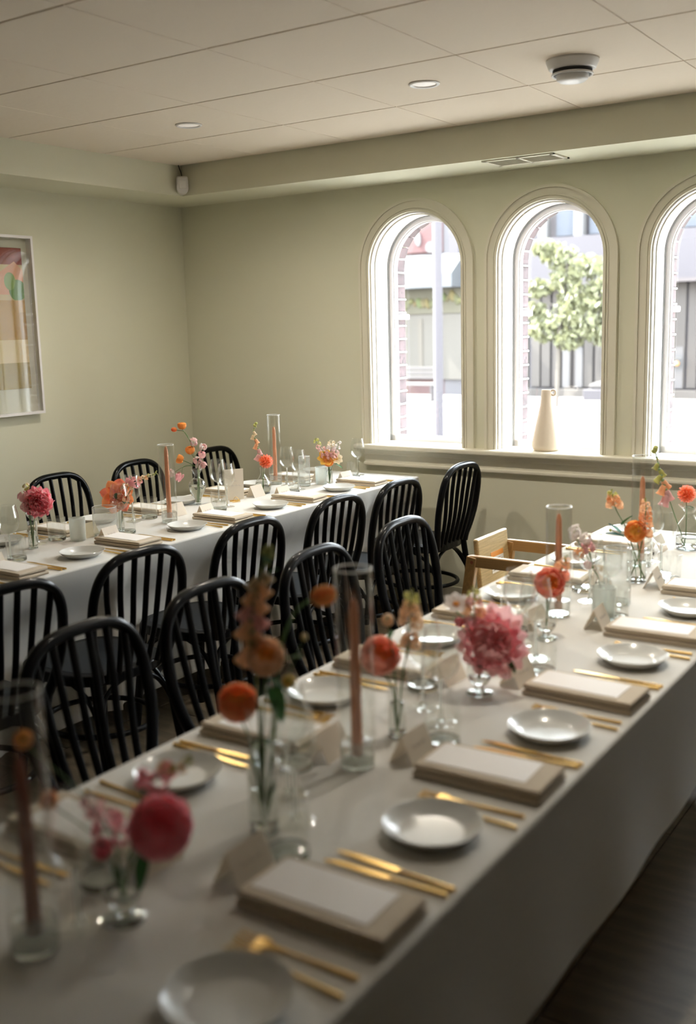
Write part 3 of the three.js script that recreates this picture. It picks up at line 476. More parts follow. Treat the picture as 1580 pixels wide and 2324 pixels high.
// dir +1: the diner sits on the +x side
function setting(px, pz, dir, where, o = {}) {
  const turn = dir > 0 ? 0 : Math.PI, at = (lx, lz, y = T) => [px + dir * lx, y, pz + dir * lz];
  const put = (kind, build, name, cat, lx, lz, label, group, y = T, extra = 0) => { const p = at(lx, lz, y); if (inFrame(p[0], p[1], p[2])) return make(kind, build, name, cat, p, turn + extra, label, group); };
  const j = () => rr(-0.004, 0.004), a = () => rr(-0.05, 0.05);
  if (!o.noPlate) put('plate', buildPlate, 'bread_plate', 'plate', j(), j(), 'round white bread plate, ' + where, 'white bread plates', T + 0.0004);
  put('fork', buildFork, 'fork', 'fork', 0.0, -0.09, 'gold fork beside the bread plate, ' + where, 'gold forks', T + 0.0004, -0.06 + a() * 0.6);
  put('fork', buildFork, 'fork', 'fork', -0.006, -0.122, 'gold fork beside the folded napkin, ' + where, 'gold forks', T + 0.0004, 0.03 + a() * 0.6);
  const nz = -0.24 + j(), nt = a() * 0.6;
  put('napkin', buildNapkin, 'napkin', 'napkin', -0.012, nz, 'folded beige linen napkin, ' + where, 'folded linen napkins', T + 0.0004, nt);
  put('menu', buildMenu, 'menu_card', 'menu', -0.025, nz - 0.004, 'white menu sheet on napkin, ' + where, 'menu sheets', T + 0.0272, nt + a() * 0.5);
  put('knife', buildKnife, 'knife', 'knife', 0.0, -0.352, 'gold knife next to the menu, ' + where, 'gold knives', T + 0.0004, 0.05 + a() * 0.5);
  put('knife', buildKnife, 'knife', 'knife', 0.002, -0.379, 'gold knife set outermost, ' + where, 'gold knives', T + 0.0004, -0.04 + a() * 0.5);
  const warm = o.warm;
  put(warm ? 'tentw' : 'tent', tentBuilder(warm ? M.cardWarm : M.card), 'place_card', 'place card', o.cx ?? -0.18, -0.252, 'folded tent place card, ' + where, 'tent place cards', T + 0.0005, rr(-0.12, 0.12));
  if (!o.noGlass) {
    put('tumbler', buildTumbler, 'tumbler', 'tumbler', o.tx ?? -0.157, o.tz ?? -0.33, 'clear glass tumbler, ' + where, 'water tumblers', T + 0.0004);
    put('wine', buildWine, 'wine_glass', 'wine glass', o.wx ?? -0.215, o.wz ?? -0.43, 'empty stemmed wine glass, ' + where, 'wine glasses', T + 0.0004);
  }
}
[4.14, 3.629, 3.142, 2.628, 2.134].forEach((z, i) => setting(3.792, z, 1, `${ORD[i]} place from the camera, open side of nearer table`));
[4.19, 3.69, 3.2, 2.71, 2.212, 1.71, 1.13].forEach((z, i) => setting(3.285, z, -1, `${ORD[i]} place from the camera, chair side of nearer table`));
[2.98, 2.42, 1.84, 1.275, 0.717].forEach((z, i) => setting(1.628, z, 1, `${ORD[4 - i]} place from the window, aisle side of far table`, { cx: -0.125, tx: -0.165, tz: -0.39, wx: -0.2, wz: i < 2 ? -0.39 : -0.49 }));
[2.42, 1.9, 1.374, 0.8, 0.25].forEach((z, i) => setting(1.16, z, -1, `${ORD[4 - i]} place from the window, wall side of far table`, { cx: -0.2, tx: -0.14, tz: -0.36, wx: -0.13, wz: -0.45, warm: i === 1 }));

// ---------------------------------------------------------------- candles in glass chimneys
const buildChimney = (h) => (t) => { const r = 0.0355; obj('glass_tube', lathe([[r, 0.0004], [r, h], [r - 0.0012, h + 0.001], [r - 0.0024, h], [r - 0.0024, 0.0004]], 48), M.glass, t); obj('rim', new THREE.TorusGeometry(r - 0.0012, 0.0017, 8, 48).rotateX(Math.PI / 2).translate(0, h, 0), M.rim, t); };
const buildTaper = (h, mat) => (t) => { obj('wax_body', lathe([[0, 0], [0.0108, 0], [0.0102, h * 0.5], [0.0082, h - 0.02], [0.005, h - 0.005], [0.0015, h], [0, h]], 24), mat, t); obj('wick', cyl(0.0009, 0.0009, 0.008, 6, 0, h - 0.001, 0), M.wick, t); };
function candleSet(x, z, y0, y1, hTop, where, mat = M.wax) {
  const h = hTop - T; 
  make('holder', buildHolder, 'candle_holder', 'candle holder', [x, T + 0.0005, z], 0, 'short fluted glass candle holder ' + where, 'fluted candle holders');
  const t = thing('taper_candle', 'unlit terracotta taper candle ' + where, 'candle', [x, T + 0.022, z], 0, 'taper candles'); buildTaper(y1 - T - 0.022, mat)(t);
  const c = thing('glass_chimney', 'clear open glass tube around the candle ' + where, 'candle chimney', [x, T, z], 0, 'glass candle chimneys'); buildChimney(h)(c);
}
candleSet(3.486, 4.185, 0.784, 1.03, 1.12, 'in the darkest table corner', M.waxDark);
candleSet(3.54, 3.463, 0.8, 1.08, 1.137, 'beside the tall foxglove');
candleSet(3.478, 2.33, 0.771, 1.047, 1.066, 'in front of the wooden high chair');
candleSet(3.486, 1.63, 0.78, 1.058, 1.125, 'closest to the windowsill');
candleSet(1.452, 1.765, 0.811, 1.085, 1.092, 'by the round bulb vase');
candleSet(1.205, 0.69, 0.771, 1.06, 1.122, 'by the coral pompon dahlia');

// ---------------------------------------------------------------- other glassware and cards
make('ribA', buildRibbed(0.049, 0.118), 'ribbed_glass', 'glass', [1.405, T, 2.095], 0, 'wide fluted glass cup in front of the orange dahlia', 'fluted glasses');
make('ribB', buildRibbed(0.039, 0.168), 'ribbed_glass', 'glass', [3.578, T, 2.128], 0, 'tall fluted glass beside the sweet peas on the nearer table', 'fluted glasses');
make('ribC', buildRibbed(0.029, 0.157), 'ribbed_glass', 'glass', [1.385, T, 0.673], 0, 'tall narrow fluted glass at the window end of the far table', 'fluted glasses');
make('votive', buildVotive, 'votive_glass', 'candle glass', [1.385, T, 2.225], 0, 'frosted votive glass behind a tent card on the far table', 'frosted votive glasses');
make('votive', buildVotive, 'votive_glass', 'candle glass', [1.43, T, 0.585], 0, 'frosted votive glass below the yellow flowers at the window end', 'frosted votive glasses');
make('votive', buildVotive, 'votive_glass', 'candle glass', [3.6, T, 2.3], 0, 'frosted votive glass by the coral ranunculus on the nearer table', 'frosted votive glasses');
{
  const m = thing('table_sign', 'upright white sign card with faint script on the far table', 'sign', [1.36, T, 1.215], Math.PI * 0.5 - 0.62);
  obj('card', bx(0.094, 0.15, 0.0016, 0, 0.083, 0), M.card, m);
  for (const [y, n, w] of [[0.1, 5, 0.03], [0.078, 9, 0.06]]) obj('script', scriptStroke(n, w).translate(0, y, 0.001), M.ink, m);
  obj('stand', [tube([[0, 0.002, 0.028], [0.012, 0.012, 0.026], [0, 0.026, 0.022], [-0.012, 0.012, 0.026]], 0.0011, 24, 6, true), bar([-0.02, 0.0012, 0.028], [0.02, 0.0012, 0.028], 0.0012), bar([0, 0.0012, 0.028], [0, 0.0012, -0.02], 0.0012), bx(0.05, 0.008, 0.006, 0, 0.004, 0)], M.gold, m);
}

// ---------------------------------------------------------------- vases
const vaseShell = (pts, n = 48) => lathe([...smoothProfile(pts, n), ...smoothProfile(pts.map(([r, y]) => [Math.max(r - 0.0016, 0.0002), y + 0.002]).reverse(), n)], 40);
const VASES = {
  bulb: [[0.012, 0.001], [0.014, 0.004], [0.02, 0.03], [0.038, 0.07], [0.042, 0.092], [0.036, 0.112], [0.016, 0.128], [0.014, 0.142], [0.027, 0.17]],
  tear: [[0.03, 0.001], [0.036, 0.006], [0.042, 0.03], [0.038, 0.055], [0.02, 0.082], [0.012, 0.1], [0.016, 0.13]],
  tall: [[0.02, 0.001], [0.024, 0.004], [0.026, 0.05], [0.024, 0.12], [0.02, 0.17], [0.024, 0.215]],
  cylinder: [[0.028, 0.001], [0.031, 0.004], [0.0315, 0.06], [0.0315, 0.11]],
  bud: [[0.014, 0.001], [0.0185, 0.004], [0.0185, 0.05], [0.016, 0.09], [0.0185, 0.105]],
  footed: [[0.03, 0.001], [0.031, 0.003], [0.012, 0.011], [0.011, 0.016], [0.024, 0.03], [0.03, 0.055], [0.026, 0.075], [0.02, 0.09], [0.027, 0.105]],
  flask: [[0.04, 0.001], [0.045, 0.005], [0.046, 0.05], [0.04, 0.09], [0.02, 0.12], [0.018, 0.135], [0.04, 0.16]],
};
function vase(kind, x, z, label, waterH = 0.4) {
  const p = VASES[kind], v = thing('bud_vase', label, 'vase', [x, T + 0.0004, z], 0, 'clear glass bud vases');
  obj('glass_body', vaseShell(p), M.glass, v);
  obj('thick_base', lathe([[0, 0.0004], [p[1][0] * 0.95, 0.0004], [p[1][0] * 0.95, 0.005], [0, 0.006]], 32), M.glassSolid, v);
  const hTop = p[p.length - 1][1];
  obj('water', lathe([[0, 0.008], ...smoothProfile(p, 40).filter(([r, y]) => y > 0.008 && y < hTop * waterH).map(([r, y]) => [r - 0.003, y]), [0, hTop * waterH]], 32), M.water, v);
  return v;
}

// ---------------------------------------------------------------- flowers
// a cupped petal: a patch of a unit sphere from polar angle t0 (base) to t1 (lip), half width w, with ruffles
function cupPetal(t0, t1, w, o = {}) {
  const { flare = 0, ruffle = 0, taper = 0.35, nu = 8, nv = 7, tall = 1 } = o, pos = [], idx = [];
  for (let j = 0; j <= nv; j++) for (let i = 0; i <= nu; i++) {
    const v = j / nv, u = i / nu * 2 - 1, t = t0 + (t1 - t0) * v - (1 - v) * 0, ww = w * (taper + (1 - taper) * Math.sin(Math.min(1, v * 1.15) * Math.PI / 2)) * Math.sqrt(Math.max(0.05, 1 - Math.pow(Math.max(0, v - 0.7) / 0.36, 2) * 0.6));
    const a = u * ww, lip = v * v * v, R = 1 + flare * lip + ruffle * lip * Math.sin(u * 7 + 1) + 0.02 * Math.sin(u * 9 + v * 3);
    const tt = t + 0.16 * lip * u * u + ruffle * 0.7 * lip * Math.sin(u * 5 + 0.6);
    pos.push(R * Math.sin(tt) * Math.sin(a), R * Math.cos(tt) * tall, R * Math.sin(tt) * Math.cos(a));
  }
  for (let j = 0; j < nv; j++) for (let i = 0; i < nu; i++) { const a = j * (nu + 1) + i, b = a + nu + 1; idx.push(a, a + 1, b, b, a + 1, b + 1); }
  const g = new THREE.BufferGeometry(); g.setAttribute('position', new THREE.Float32BufferAttribute(pos, 3)); g.setIndex(idx); g.computeVertexNormals(); return g;
}
// a long petal: lies along +z from the origin, bends up or down
function longPetal(L, w, o = {}) {
  const { bend = 0.2, cup = 0.15, tip = 0.5, ruffle = 0, nu = 6, nv = 10 } = o, pos = [], idx = [];
  for (let j = 0; j <= nv; j++) for (let i = 0; i <= nu; i++) {
    const v = j / nv, u = i / nu * 2 - 1, ww = w * Math.pow(Math.sin(Math.PI * Math.min(0.999, 0.08 + 0.92 * Math.pow(v, tip + 0.35))), 0.6), x = u * ww / 2;
    pos.push(x, bend * L * v * v + cup * w * (u * u) * (1 - 0.3 * v) + ruffle * v * Math.sin(u * 6 + v * 4), v * L);
  }
  for (let j = 0; j < nv; j++) for (let i = 0; i < nu; i++) { const a = j * (nu + 1) + i, b = a + nu + 1; idx.push(a, b, a + 1, b, b + 1, a + 1); }
  const g = new THREE.BufferGeometry(); g.setAttribute('position', new THREE.Float32BufferAttribute(pos, 3)); g.setIndex(idx); g.computeVertexNormals(); return g;
}
const RAN = [cupPetal(2.6, 1.05, 0.75, { flare: 0.12, ruffle: 0.03 }), cupPetal(2.5, 0.85, 0.8, { flare: 0.05, ruffle: 0.025 }), cupPetal(2.2, 0.62, 0.85), cupPetal(2.0, 0.45, 0.9), cupPetal(1.8, 0.3, 1.0)];
const PEO = [cupPetal(2.7, 1.25, 0.62, { flare: 0.3, ruffle: 0.12 }), cupPetal(2.5, 0.95, 0.6, { flare: 0.18, ruffle: 0.14 }), cupPetal(2.2, 0.6, 0.62, { flare: 0.1, ruffle: 0.16 }), cupPetal(1.9, 0.3, 0.7, { flare: 0.1, ruffle: 0.18 })];
const TUL = [cupPetal(3.0, 0.22, 0.95, { tall: 1.25 }), cupPetal(3.0, 0.3, 1.0, { tall: 1.2 })];
const DAHLIA = longPetal(1, 0.8, { bend: -0.04, cup: 0.22, tip: 0.7, ruffle: 0.02 });
const POM = longPetal(1, 0.5, { bend: 0.1, cup: 0.5, tip: 0.6, nv: 5, nu: 4 });
const COSMOS = longPetal(1, 0.75, { bend: 0.12, cup: 0.12, tip: 0.6, ruffle: 0.03 });
const LEAF = longPetal(1, 0.42, { bend: -0.18, cup: 0.2, tip: 0.35 });
const BELL = lathe(smoothProfile([[0.01, 0], [0.2, 0.06], [0.3, 0.3], [0.34, 0.7], [0.46, 1.0], [0.44, 1.0], [0.31, 0.7], [0.26, 0.3], [0.01, 0.08]], 24), 14).rotateX(Math.PI);
const FLORET = join([0, 1, 2, 3].map((k) => cupPetal(1.9, 0.7, 0.85, { flare: 0.35, ruffle: 0.2, nu: 5, nv: 4 }).rotateY(k * Math.PI / 2 + 0.3)));
const PEA = join([cupPetal(2.2, 0.35, 1.1, { flare: 0.35, ruffle: 0.2, nu: 8, nv: 6 }), cupPetal(2.0, 0.7, 0.8, { flare: 0.1, ruffle: 0.15, nu: 6, nv: 5 }).scale(0.8, 0.8, 0.8).rotateY(2.1), cupPetal(2.0, 0.7, 0.8, { flare: 0.1, ruffle: 0.15, nu: 6, nv: 5 }).scale(0.8, 0.8, 0.8).rotateY(-2.1)]);
const CORE = new THREE.IcosahedronGeometry(1, 2);
const faceTo = (o, dir, roll = 0) => { o.quaternion.setFromUnitVectors(V(0, 1, 0), dir.clone().normalize()); if (roll) o.rotateY(roll); };
const CAMV = camera.position.clone();
// shades of a colour, outer to inner
const tint = (c, k) => petalMat(...c.map((x) => Math.min(0.95, x * k)));
function bloomRanunculus(parent, r, c, ci) {
  const rows = [[0, 5, 1], [1, 5, 0.96], [2, 5, 0.84], [3, 4, 0.68], [4, 4, 0.5]];
  rows.forEach(([g, n, s], j) => { for (let k = 0; k < n; k++) { const m = obj('petal', RAN[g], j < 3 ? petalMat(...c) : petalMat(...ci), parent); m.scale.setScalar(s * r); m.rotation.y = k / n * 6.283 + j * 0.6; m.rotation.x = rr(-0.05, 0.05); } });
  const m = obj('heart', CORE, petalMat(...ci), parent); m.scale.setScalar(r * 0.33); m.position.y = r * 0.1;
}
function bloomPeony(parent, r, c, ci) {
  [[0, 7, 1.12], [1, 7, 1], [2, 7, 0.86], [2, 6, 0.7], [3, 6, 0.58], [3, 4, 0.4]].forEach(([g, n, s], j) => { for (let k = 0; k < n; k++) { const m = obj('petal', PEO[g], j % 2 ? petalMat(...ci) : petalMat(...c), parent); m.scale.setScalar(s * r * rr(0.92, 1.08)); m.rotation.set(rr(-0.15, 0.15), k / n * 6.283 + j * 0.7, rr(-0.12, 0.12)); } });
  for (let k = 0; k < 5; k++) { const m = obj('petal', PEO[3], petalMat(...ci), parent); m.scale.setScalar(r * 0.3); m.position.y = r * (0.35 + 0.06 * k); m.rotation.set(0.4, k * 1.26, 0, 'YXZ'); }
  const h = obj('heart', CORE, petalMat(...c), parent); h.scale.setScalar(r * 0.42);
}
function bloomPompon(parent, r, c, ci) {
  const N = 64, up = V(0, 0, 1);
  for (let k = 0; k < N; k++) { const y = 1 - (k + 0.5) / N * 1.75, a = k * 2.39996, s = Math.sqrt(Math.max(0, 1 - y * y)), d = V(s * Math.cos(a), y, s * Math.sin(a)); const m = obj('petal', POM, y > 0.45 ? petalMat(...ci) : petalMat(...c), parent); m.quaternion.setFromUnitVectors(up, d); m.scale.setScalar(r * 0.62); m.position.copy(d).multiplyScalar(r * 0.42); }
  const m = obj('heart', CORE, petalMat(...ci), parent); m.scale.setScalar(r * 0.55);
}
function bloomDahlia(parent, r, c, ci) {
  for (let k = 0; k < 8; k++) { const m = obj('petal', DAHLIA, k % 3 ? petalMat(...c) : petalMat(...ci), parent); m.scale.setScalar(r * rr(0.9, 1.08)); m.rotation.set(-0.12 + rr(-0.12, 0.12), k / 8 * 6.283 + rr(-0.08, 0.08), 0, 'YXZ'); }
  const m = obj('disc', CORE, M.leaf, parent); m.scale.set(r * 0.2, r * 0.12, r * 0.2); m.position.y = r * 0.05;
}
function bloomCosmos(parent, r, c, ci) {
  for (let k = 0; k < 7; k++) { const m = obj('petal', COSMOS, petalMat(...c), parent); m.scale.setScalar(r); m.rotation.set(-0.1, k / 7 * 6.283, 0, 'YXZ'); }
  const m = obj('disc', CORE, petalMat(...ci), parent); m.scale.set(r * 0.26, r * 0.16, r * 0.26);
}
function bloomTulip(parent, r, c, ci) { for (let k = 0; k < 6; k++) { const m = obj('petal', TUL[k % 2], k % 2 ? petalMat(...ci) : petalMat(...c), parent); m.scale.setScalar(r * (k % 2 ? 0.95 : 1)); m.rotation.y = k / 6 * 6.283; } }
function bloomPea(parent, r, c, ci) { for (let k = 0; k < 3; k++) { const m = obj('petal', PEA, k ? petalMat(...c) : petalMat(...ci), parent); m.scale.setScalar(r * (k ? 0.8 : 1)); m.rotation.set(rr(-0.5, 0.5), k * 2.1, rr(-0.4, 0.4)); m.position.set(rr(-0.2, 0.2) * r, rr(-0.15, 0.15) * r, rr(-0.2, 0.2) * r); } }
const BLOOM = { ranunculus: bloomRanunculus, peony: bloomPeony, pompon: bloomPompon, dahlia: bloomDahlia, cosmos: bloomCosmos, tulip: bloomTulip, pea: bloomPea };
// a flower: stem from the vase to the head, then the bloom turned to a direction. mid points bend the stem.
function flower(name, label, kind, foot, head, r, c, ci, o = {}) {
  const f = thing(name, label, 'flower', foot);
  const B = V(...foot), Hd = V(...head).sub(B), dir = o.dir ? V(...o.dir) : CAMV.clone().sub(V(...head)).normalize().add(V(0, 0.5, 0));
  const back = dir.clone().normalize().multiplyScalar(-(o.backoff ?? 0.6) * r), end = Hd.clone().add(back), pts = [V(0, 0, 0), ...(o.via ?? [[Hd.x * 0.3, Hd.y * 0.6, Hd.z * 0.3]]).map((p) => o.via ? V(...p).sub(B) : V(...p)), end];
  obj('stem', tube(pts, o.stemR ?? 0.0017, 24, 7), o.pale ? M.stemPale : M.stem, f);
  const b = sub('bloom', f); b.position.copy(Hd); faceTo(b, dir, o.roll ?? rnd() * 6);
  BLOOM[kind](b, r, c, ci);
  if (o.sepal) { const s = obj('sepal', lathe([[0.001, -0.1], [0.5, 0.0], [0.85, 0.35], [0.83, 0.36], [0.4, 0.05], [0.001, 0]], 12), M.leaf, f); s.scale.setScalar(r * 0.8); s.position.copy(end); faceTo(s, dir); }
  for (const [lx, ly, lz, L, yaw, pitch, m] of o.leaves ?? []) { const l = obj('leaf', LEAF, m ?? M.leaf, f); l.scale.setScalar(L); l.position.set(lx - foot[0], ly - foot[1], lz - foot[2]); l.rotation.set(pitch, yaw, 0, 'YXZ'); }
  return f;
}
// a spike: stem along points with florets or bells hung on it
function spike(name, label, foot, pts, kind, n, size, cols, o = {}) {
  const f = thing(name, label, 'flower', foot), B = V(...foot), curve = new THREE.CatmullRomCurve3([V(0, 0, 0), ...pts.map((p) => V(...p).sub(B))], false, 'centripetal');
  obj('stem', new THREE.TubeGeometry(curve, 30, o.stemR ?? 0.0016, 7), o.pale ? M.stemPale : M.stem, f);
  const t0 = o.from ?? 0.55, right = V(0.83, 0, -0.56);
  for (let k = 0; k < n; k++) {
    const u = k / Math.max(1, n - 1), p = curve.getPoint(t0 + (1 - t0) * u), a = k * 2.4, s = size * (1 - (o.shrink ?? 0.45) * u), c = cols[Math.min(cols.length - 1, Math.floor(u * cols.length))];
    if (kind === 'bell') {
      const m = obj(u > 0.8 ? 'flower_bud' : 'bell', BELL, petalMat(...c), f), side = (k % 2 ? 1 : -1) * (o.side ?? 0.7);
      const d = V(right.x * side + rr(-0.2, 0.2), 1.15 + rr(-0.15, 0.15), right.z * side + rr(-0.2, 0.2)).multiplyScalar(-1); // hangs away and down
      m.quaternion.setFromUnitVectors(V(0, -1, 0), V(-d.x, d.y, -d.z).normalize()); m.position.copy(p); m.scale.setScalar(u > 0.8 ? s * 0.45 : s);
      const cal = obj('calyx', CORE, M.stemPale, f); cal.scale.setScalar(s * 0.18); cal.position.copy(p);
    } else {
      const R = (o.spread ?? 0.013) * (1 - 0.4 * u), m = obj('floret', FLORET, petalMat(...c), f), d = V(Math.cos(a), 0.25, Math.sin(a));
      m.position.copy(p).addScaledVector(d, R); faceTo(m, d, a); m.scale.setScalar(s * rr(0.85, 1.15));
    }
  }
  if (o.tip) for (let k = 0; k < 5; k++) { const m = obj('flower_bud', CORE, M.bud, f), p = curve.getPoint(1); m.scale.setScalar(size * 0.2); m.position.copy(p).add(V(rr(-0.004, 0.004), k * 0.003, rr(-0.004, 0.004))); }
  for (const [lx, ly, lz, L, yaw, pitch, m] of o.leaves ?? []) { const l = obj('leaf', LEAF, m ?? M.leaf, f); l.scale.setScalar(L); l.position.set(lx - foot[0], ly - foot[1], lz - foot[2]); l.rotation.set(pitch, yaw, 0, 'YXZ'); }
  return f;
}
const C = { pink: [0.93, 0.32, 0.38], pinkDeep: [0.93, 0.2, 0.27], rose: [0.93, 0.5, 0.53], blush: [0.85, 0.56, 0.54], cream: [0.85, 0.72, 0.52], peach: [0.93, 0.58, 0.34], peachDk: [0.85, 0.42, 0.22], orange: [0.94, 0.46, 0.12], orangeRed: [0.93, 0.29, 0.12], coral: [0.94, 0.38, 0.26], white: [0.87, 0.8, 0.76], yellow: [0.85, 0.52, 0.1], yellowGreen: [0.62, 0.6, 0.22] };
const N = { ...C, pink: [0.96, 0.42, 0.48], pinkDeep: [0.96, 0.34, 0.4], rose: [0.95, 0.6, 0.62], peach: [0.96, 0.72, 0.5], orange: [0.96, 0.58, 0.22], orangeRed: [0.96, 0.42, 0.2], coral: [0.96, 0.5, 0.38], yellow: [0.92, 0.66, 0.2] }; // petal colours lightened to make up for weak light at the near end
{ // dark pink posy by the first candle
  const [x, z] = [3.541, 4.072]; vase('footed', x, z, 'footed bud vase holding the dark pink ranunculus nearest the camera');
  const f = [x, T + 0.03, z];
  flower('ranunculus', 'large deep pink ranunculus, darkest bloom on the nearer table', 'ranunculus', f, [3.585, 0.887, 4.034], 0.044, N.pink, N.pinkDeep, { leaves: [[3.566, 0.85, 4.05, 0.05, 0.4, 0.9], [3.545, 0.84, 4.06, 0.04, 3.2, -0.2]] });
  spike('snapdragon', 'small deep pink snapdragon leaning over beside the large pink ranunculus', f, [[3.53, 0.86, 4.07], [3.515, 0.9, 4.076], [3.502, 0.922, 4.082]], 'floret', 10, 0.012, [N.pink, N.rose], { from: 0.45, spread: 0.014, leaves: [[3.512, 0.885, 4.08, 0.03, 2.4, 0.3]] });
  spike('snapdragon', 'pink snapdragon with long green tip above the large pink ranunculus', f, [[3.55, 0.88, 4.05], [3.562, 0.945, 4.035], [3.585, 0.962, 4.015], [3.611, 0.975, 3.997]], 'floret', 9, 0.0145, [N.pink, N.peach, N.yellowGreen], { from: 0.55, spread: 0.011, shrink: 0.75, tip: 1 });
  flower('ranunculus_bud', 'small dark red bud hanging low in the pink posy', 'tulip', f, [3.518, 0.861, 4.084], 0.016, N.pinkDeep, N.pink, { sepal: 1 });
  flower('orange_cosmos', 'small orange bloom on a thin stem reaching to the dark candle', 'ranunculus', f, [3.45, 0.929, 4.115], 0.013, N.orange, N.orangeRed, { stemR: 0.001 });
  flower('marigold', 'small orange bloom seen behind the glass of the darkest candle', 'ranunculus', f, [3.425, 1.02, 4.13], 0.013, N.orange, N.yellow, { stemR: 0.001 });
}
{ // tall foxglove vase
  const [x, z] = [3.55, 3.762]; vase('tall', x, z, 'tall slim bud vase holding the blurred foxglove and orange ranunculus', 0.75);
  const f = [x, T + 0.012, z];
  spike('foxglove', 'tall peach foxglove spike rising over the nearer table', f, [[3.54, 0.9, 3.75], [3.525, 1.0, 3.735], [3.508, 1.1, 3.722], [3.512, 1.16, 3.705], [3.522, 1.205, 3.69]], 'bell', 13, 0.038, [N.peach, N.blush, N.peach, N.cream, N.yellowGreen], { from: 0.52, side: 0.75, shrink: 0.5, stemR: 0.0028, tip: 1, leaves: [[3.522, 1.19, 3.69, 0.035, 0.5, -0.8], [3.518, 1.17, 3.7, 0.03, 2.2, -0.6]] });
  flower('ranunculus', 'orange ranunculus facing out from the tall foxglove', 'ranunculus', f, [3.536, 1.04, 3.722], 0.031, N.peach, N.orange, { leaves: [[3.54, 1.0, 3.72, 0.06, 2.5, 0.6], [3.546, 0.99, 3.72, 0.07, 0.9, 0.5]] });
  flower('ranunculus', 'orange red ranunculus with yellow top, low beside the foxglove', 'ranunculus', f, [3.499, 0.964, 3.756], 0.032, N.orangeRed, N.orange, { dir: [0.35, 0.8, 0.35] });
  flower('ranunculus_bud', 'tiny yellow bud beside the tall vase neck', 'tulip', f, [3.567, 0.998, 3.703], 0.012, N.yellow, N.yellowGreen, { stemR: 0.001, sepal: 1 });
  flower('ranunculus_bud', 'orange bud on an arching stem next to the tall candle', 'tulip', f, [3.604, 1.137, 3.647], 0.018, N.orange, N.orangeRed, { via: [[3.552, 0.95, 3.72], [3.553, 1.06, 3.7], [3.572, 1.12, 3.672]], dir: [0.9, 0.25, -0.6], sepal: 1, stemR: 0.0026 });
  flower('sweet_pea_tendril', 'thin green side stem with tiny bud below the orange bud', 'tulip', f, [3.578, 1.068, 3.67], 0.006, N.cream, N.yellowGreen, { stemR: 0.0009, leaves: [[3.555, 1.03, 3.69, 0.05, 1.2, -0.5]] });
}
{ // orange red ranunculus and stock
  const [x, z] = [3.532, 3.302]; vase('bud', x, z, 'slim bud vase holding the orange red ranunculus by the candle', 0.7);
  const f = [x, T + 0.012, z];
  flower('ranunculus', 'orange red ranunculus beside the tall candle glass', 'ranunculus', f, [3.494, 0.915, 3.304], 0.039, N.coral, N.orangeRed, { dir: [0.5, 0.55, 0.3] });
  spike('stock', 'peach stock spike next to the orange red ranunculus', f, [[3.536, 0.87, 3.285], [3.54, 0.95, 3.266], [3.538, 1.035, 3.248]], 'floret', 15, 0.0125, [N.peach, N.peach, N.yellowGreen], { from: 0.78, spread: 0.012, tip: 1, leaves: [[3.525, 0.98, 3.262, 0.035, 2.6, 0.3]] });
  spike('stock', 'small peach stock low on the stem by the orange red ranunculus', f, [[3.538, 0.9, 3.28], [3.543, 0.93, 3.27], [3.544, 0.958, 3.262]], 'floret', 8, 0.012, [N.peach], { from: 0.75, spread: 0.01 });
  flower('ranunculus_bud', 'pale peach bud left of the stock on a short stem', 'tulip', f, [3.502, 0.987, 3.283], 0.013, N.peach, N.cream, { sepal: 1, leaves: [[3.51, 0.965, 3.28, 0.03, 0.3, 0.2]] });
}
{ // pink peony
  const [x, z] = [3.567, 3.002]; vase('footed', x, z, 'small footed vase under the ruffled pink peony');
  const f = [x, T + 0.03, z];
  flower('peony', 'large ruffled pink peony in the middle of the nearer table', 'peony', f, [3.587, 0.87, 2.985], 0.056, [0.95, 0.62, 0.62], [0.94, 0.46, 0.5], { dir: [0.55, 0.45, 0.65], leaves: [[3.54, 0.92, 3.0, 0.05, 2.8, -0.2], [3.53, 0.925, 3.01, 0.045, 4.2, 0.1], [3.62, 0.83, 2.97, 0.04, 1, 0.4]] });
  flower('cosmos', 'white cosmos with orange centre behind the pink peony', 'cosmos', f, [3.515, 0.956, 3.012], 0.032, C.white, C.orange, { dir: [0.3, 0.8, 0.45] });
  spike('stock', 'peach stock with green top above the pink peony', f, [[3.56, 0.88, 2.99], [3.552, 0.93, 2.993], [3.546, 0.985, 2.987]], 'floret', 12, 0.0115, [C.peach, C.blush, C.yellowGreen], { from: 0.7, spread: 0.012, tip: 1, leaves: [[3.54, 0.93, 3.0, 0.05, 3.6, 0.1]] });
  flower('ranunculus_bud', 'small rose bud tucked under the white cosmos', 'tulip', f, [3.524, 0.917, 3.014], 0.012, C.rose, C.pink, {});
}
{ // coral ranunculus before the high chair
  const [x, z] = [3.535, 2.548]; vase('footed', x, z, 'footed bud vase holding the single coral ranunculus');
  const f = [x, T + 0.03, z];
  flower('ranunculus', 'round coral orange ranunculus in front of the high chair candle', 'ranunculus', f, [3.54, 0.904, 2.541], 0.039, C.coral, C.orange, { dir: [0.45, 0.25, 0.85] });
  spike('stock', 'small peach stock behind the coral orange ranunculus', f, [[3.54, 0.85, 2.54], [3.556, 0.91, 2.525], [3.57, 0.96, 2.508]], 'floret', 9, 0.0125, [C.coral, C.peach, C.peach], { from: 0.72, spread: 0.012, tip: 1 });
}
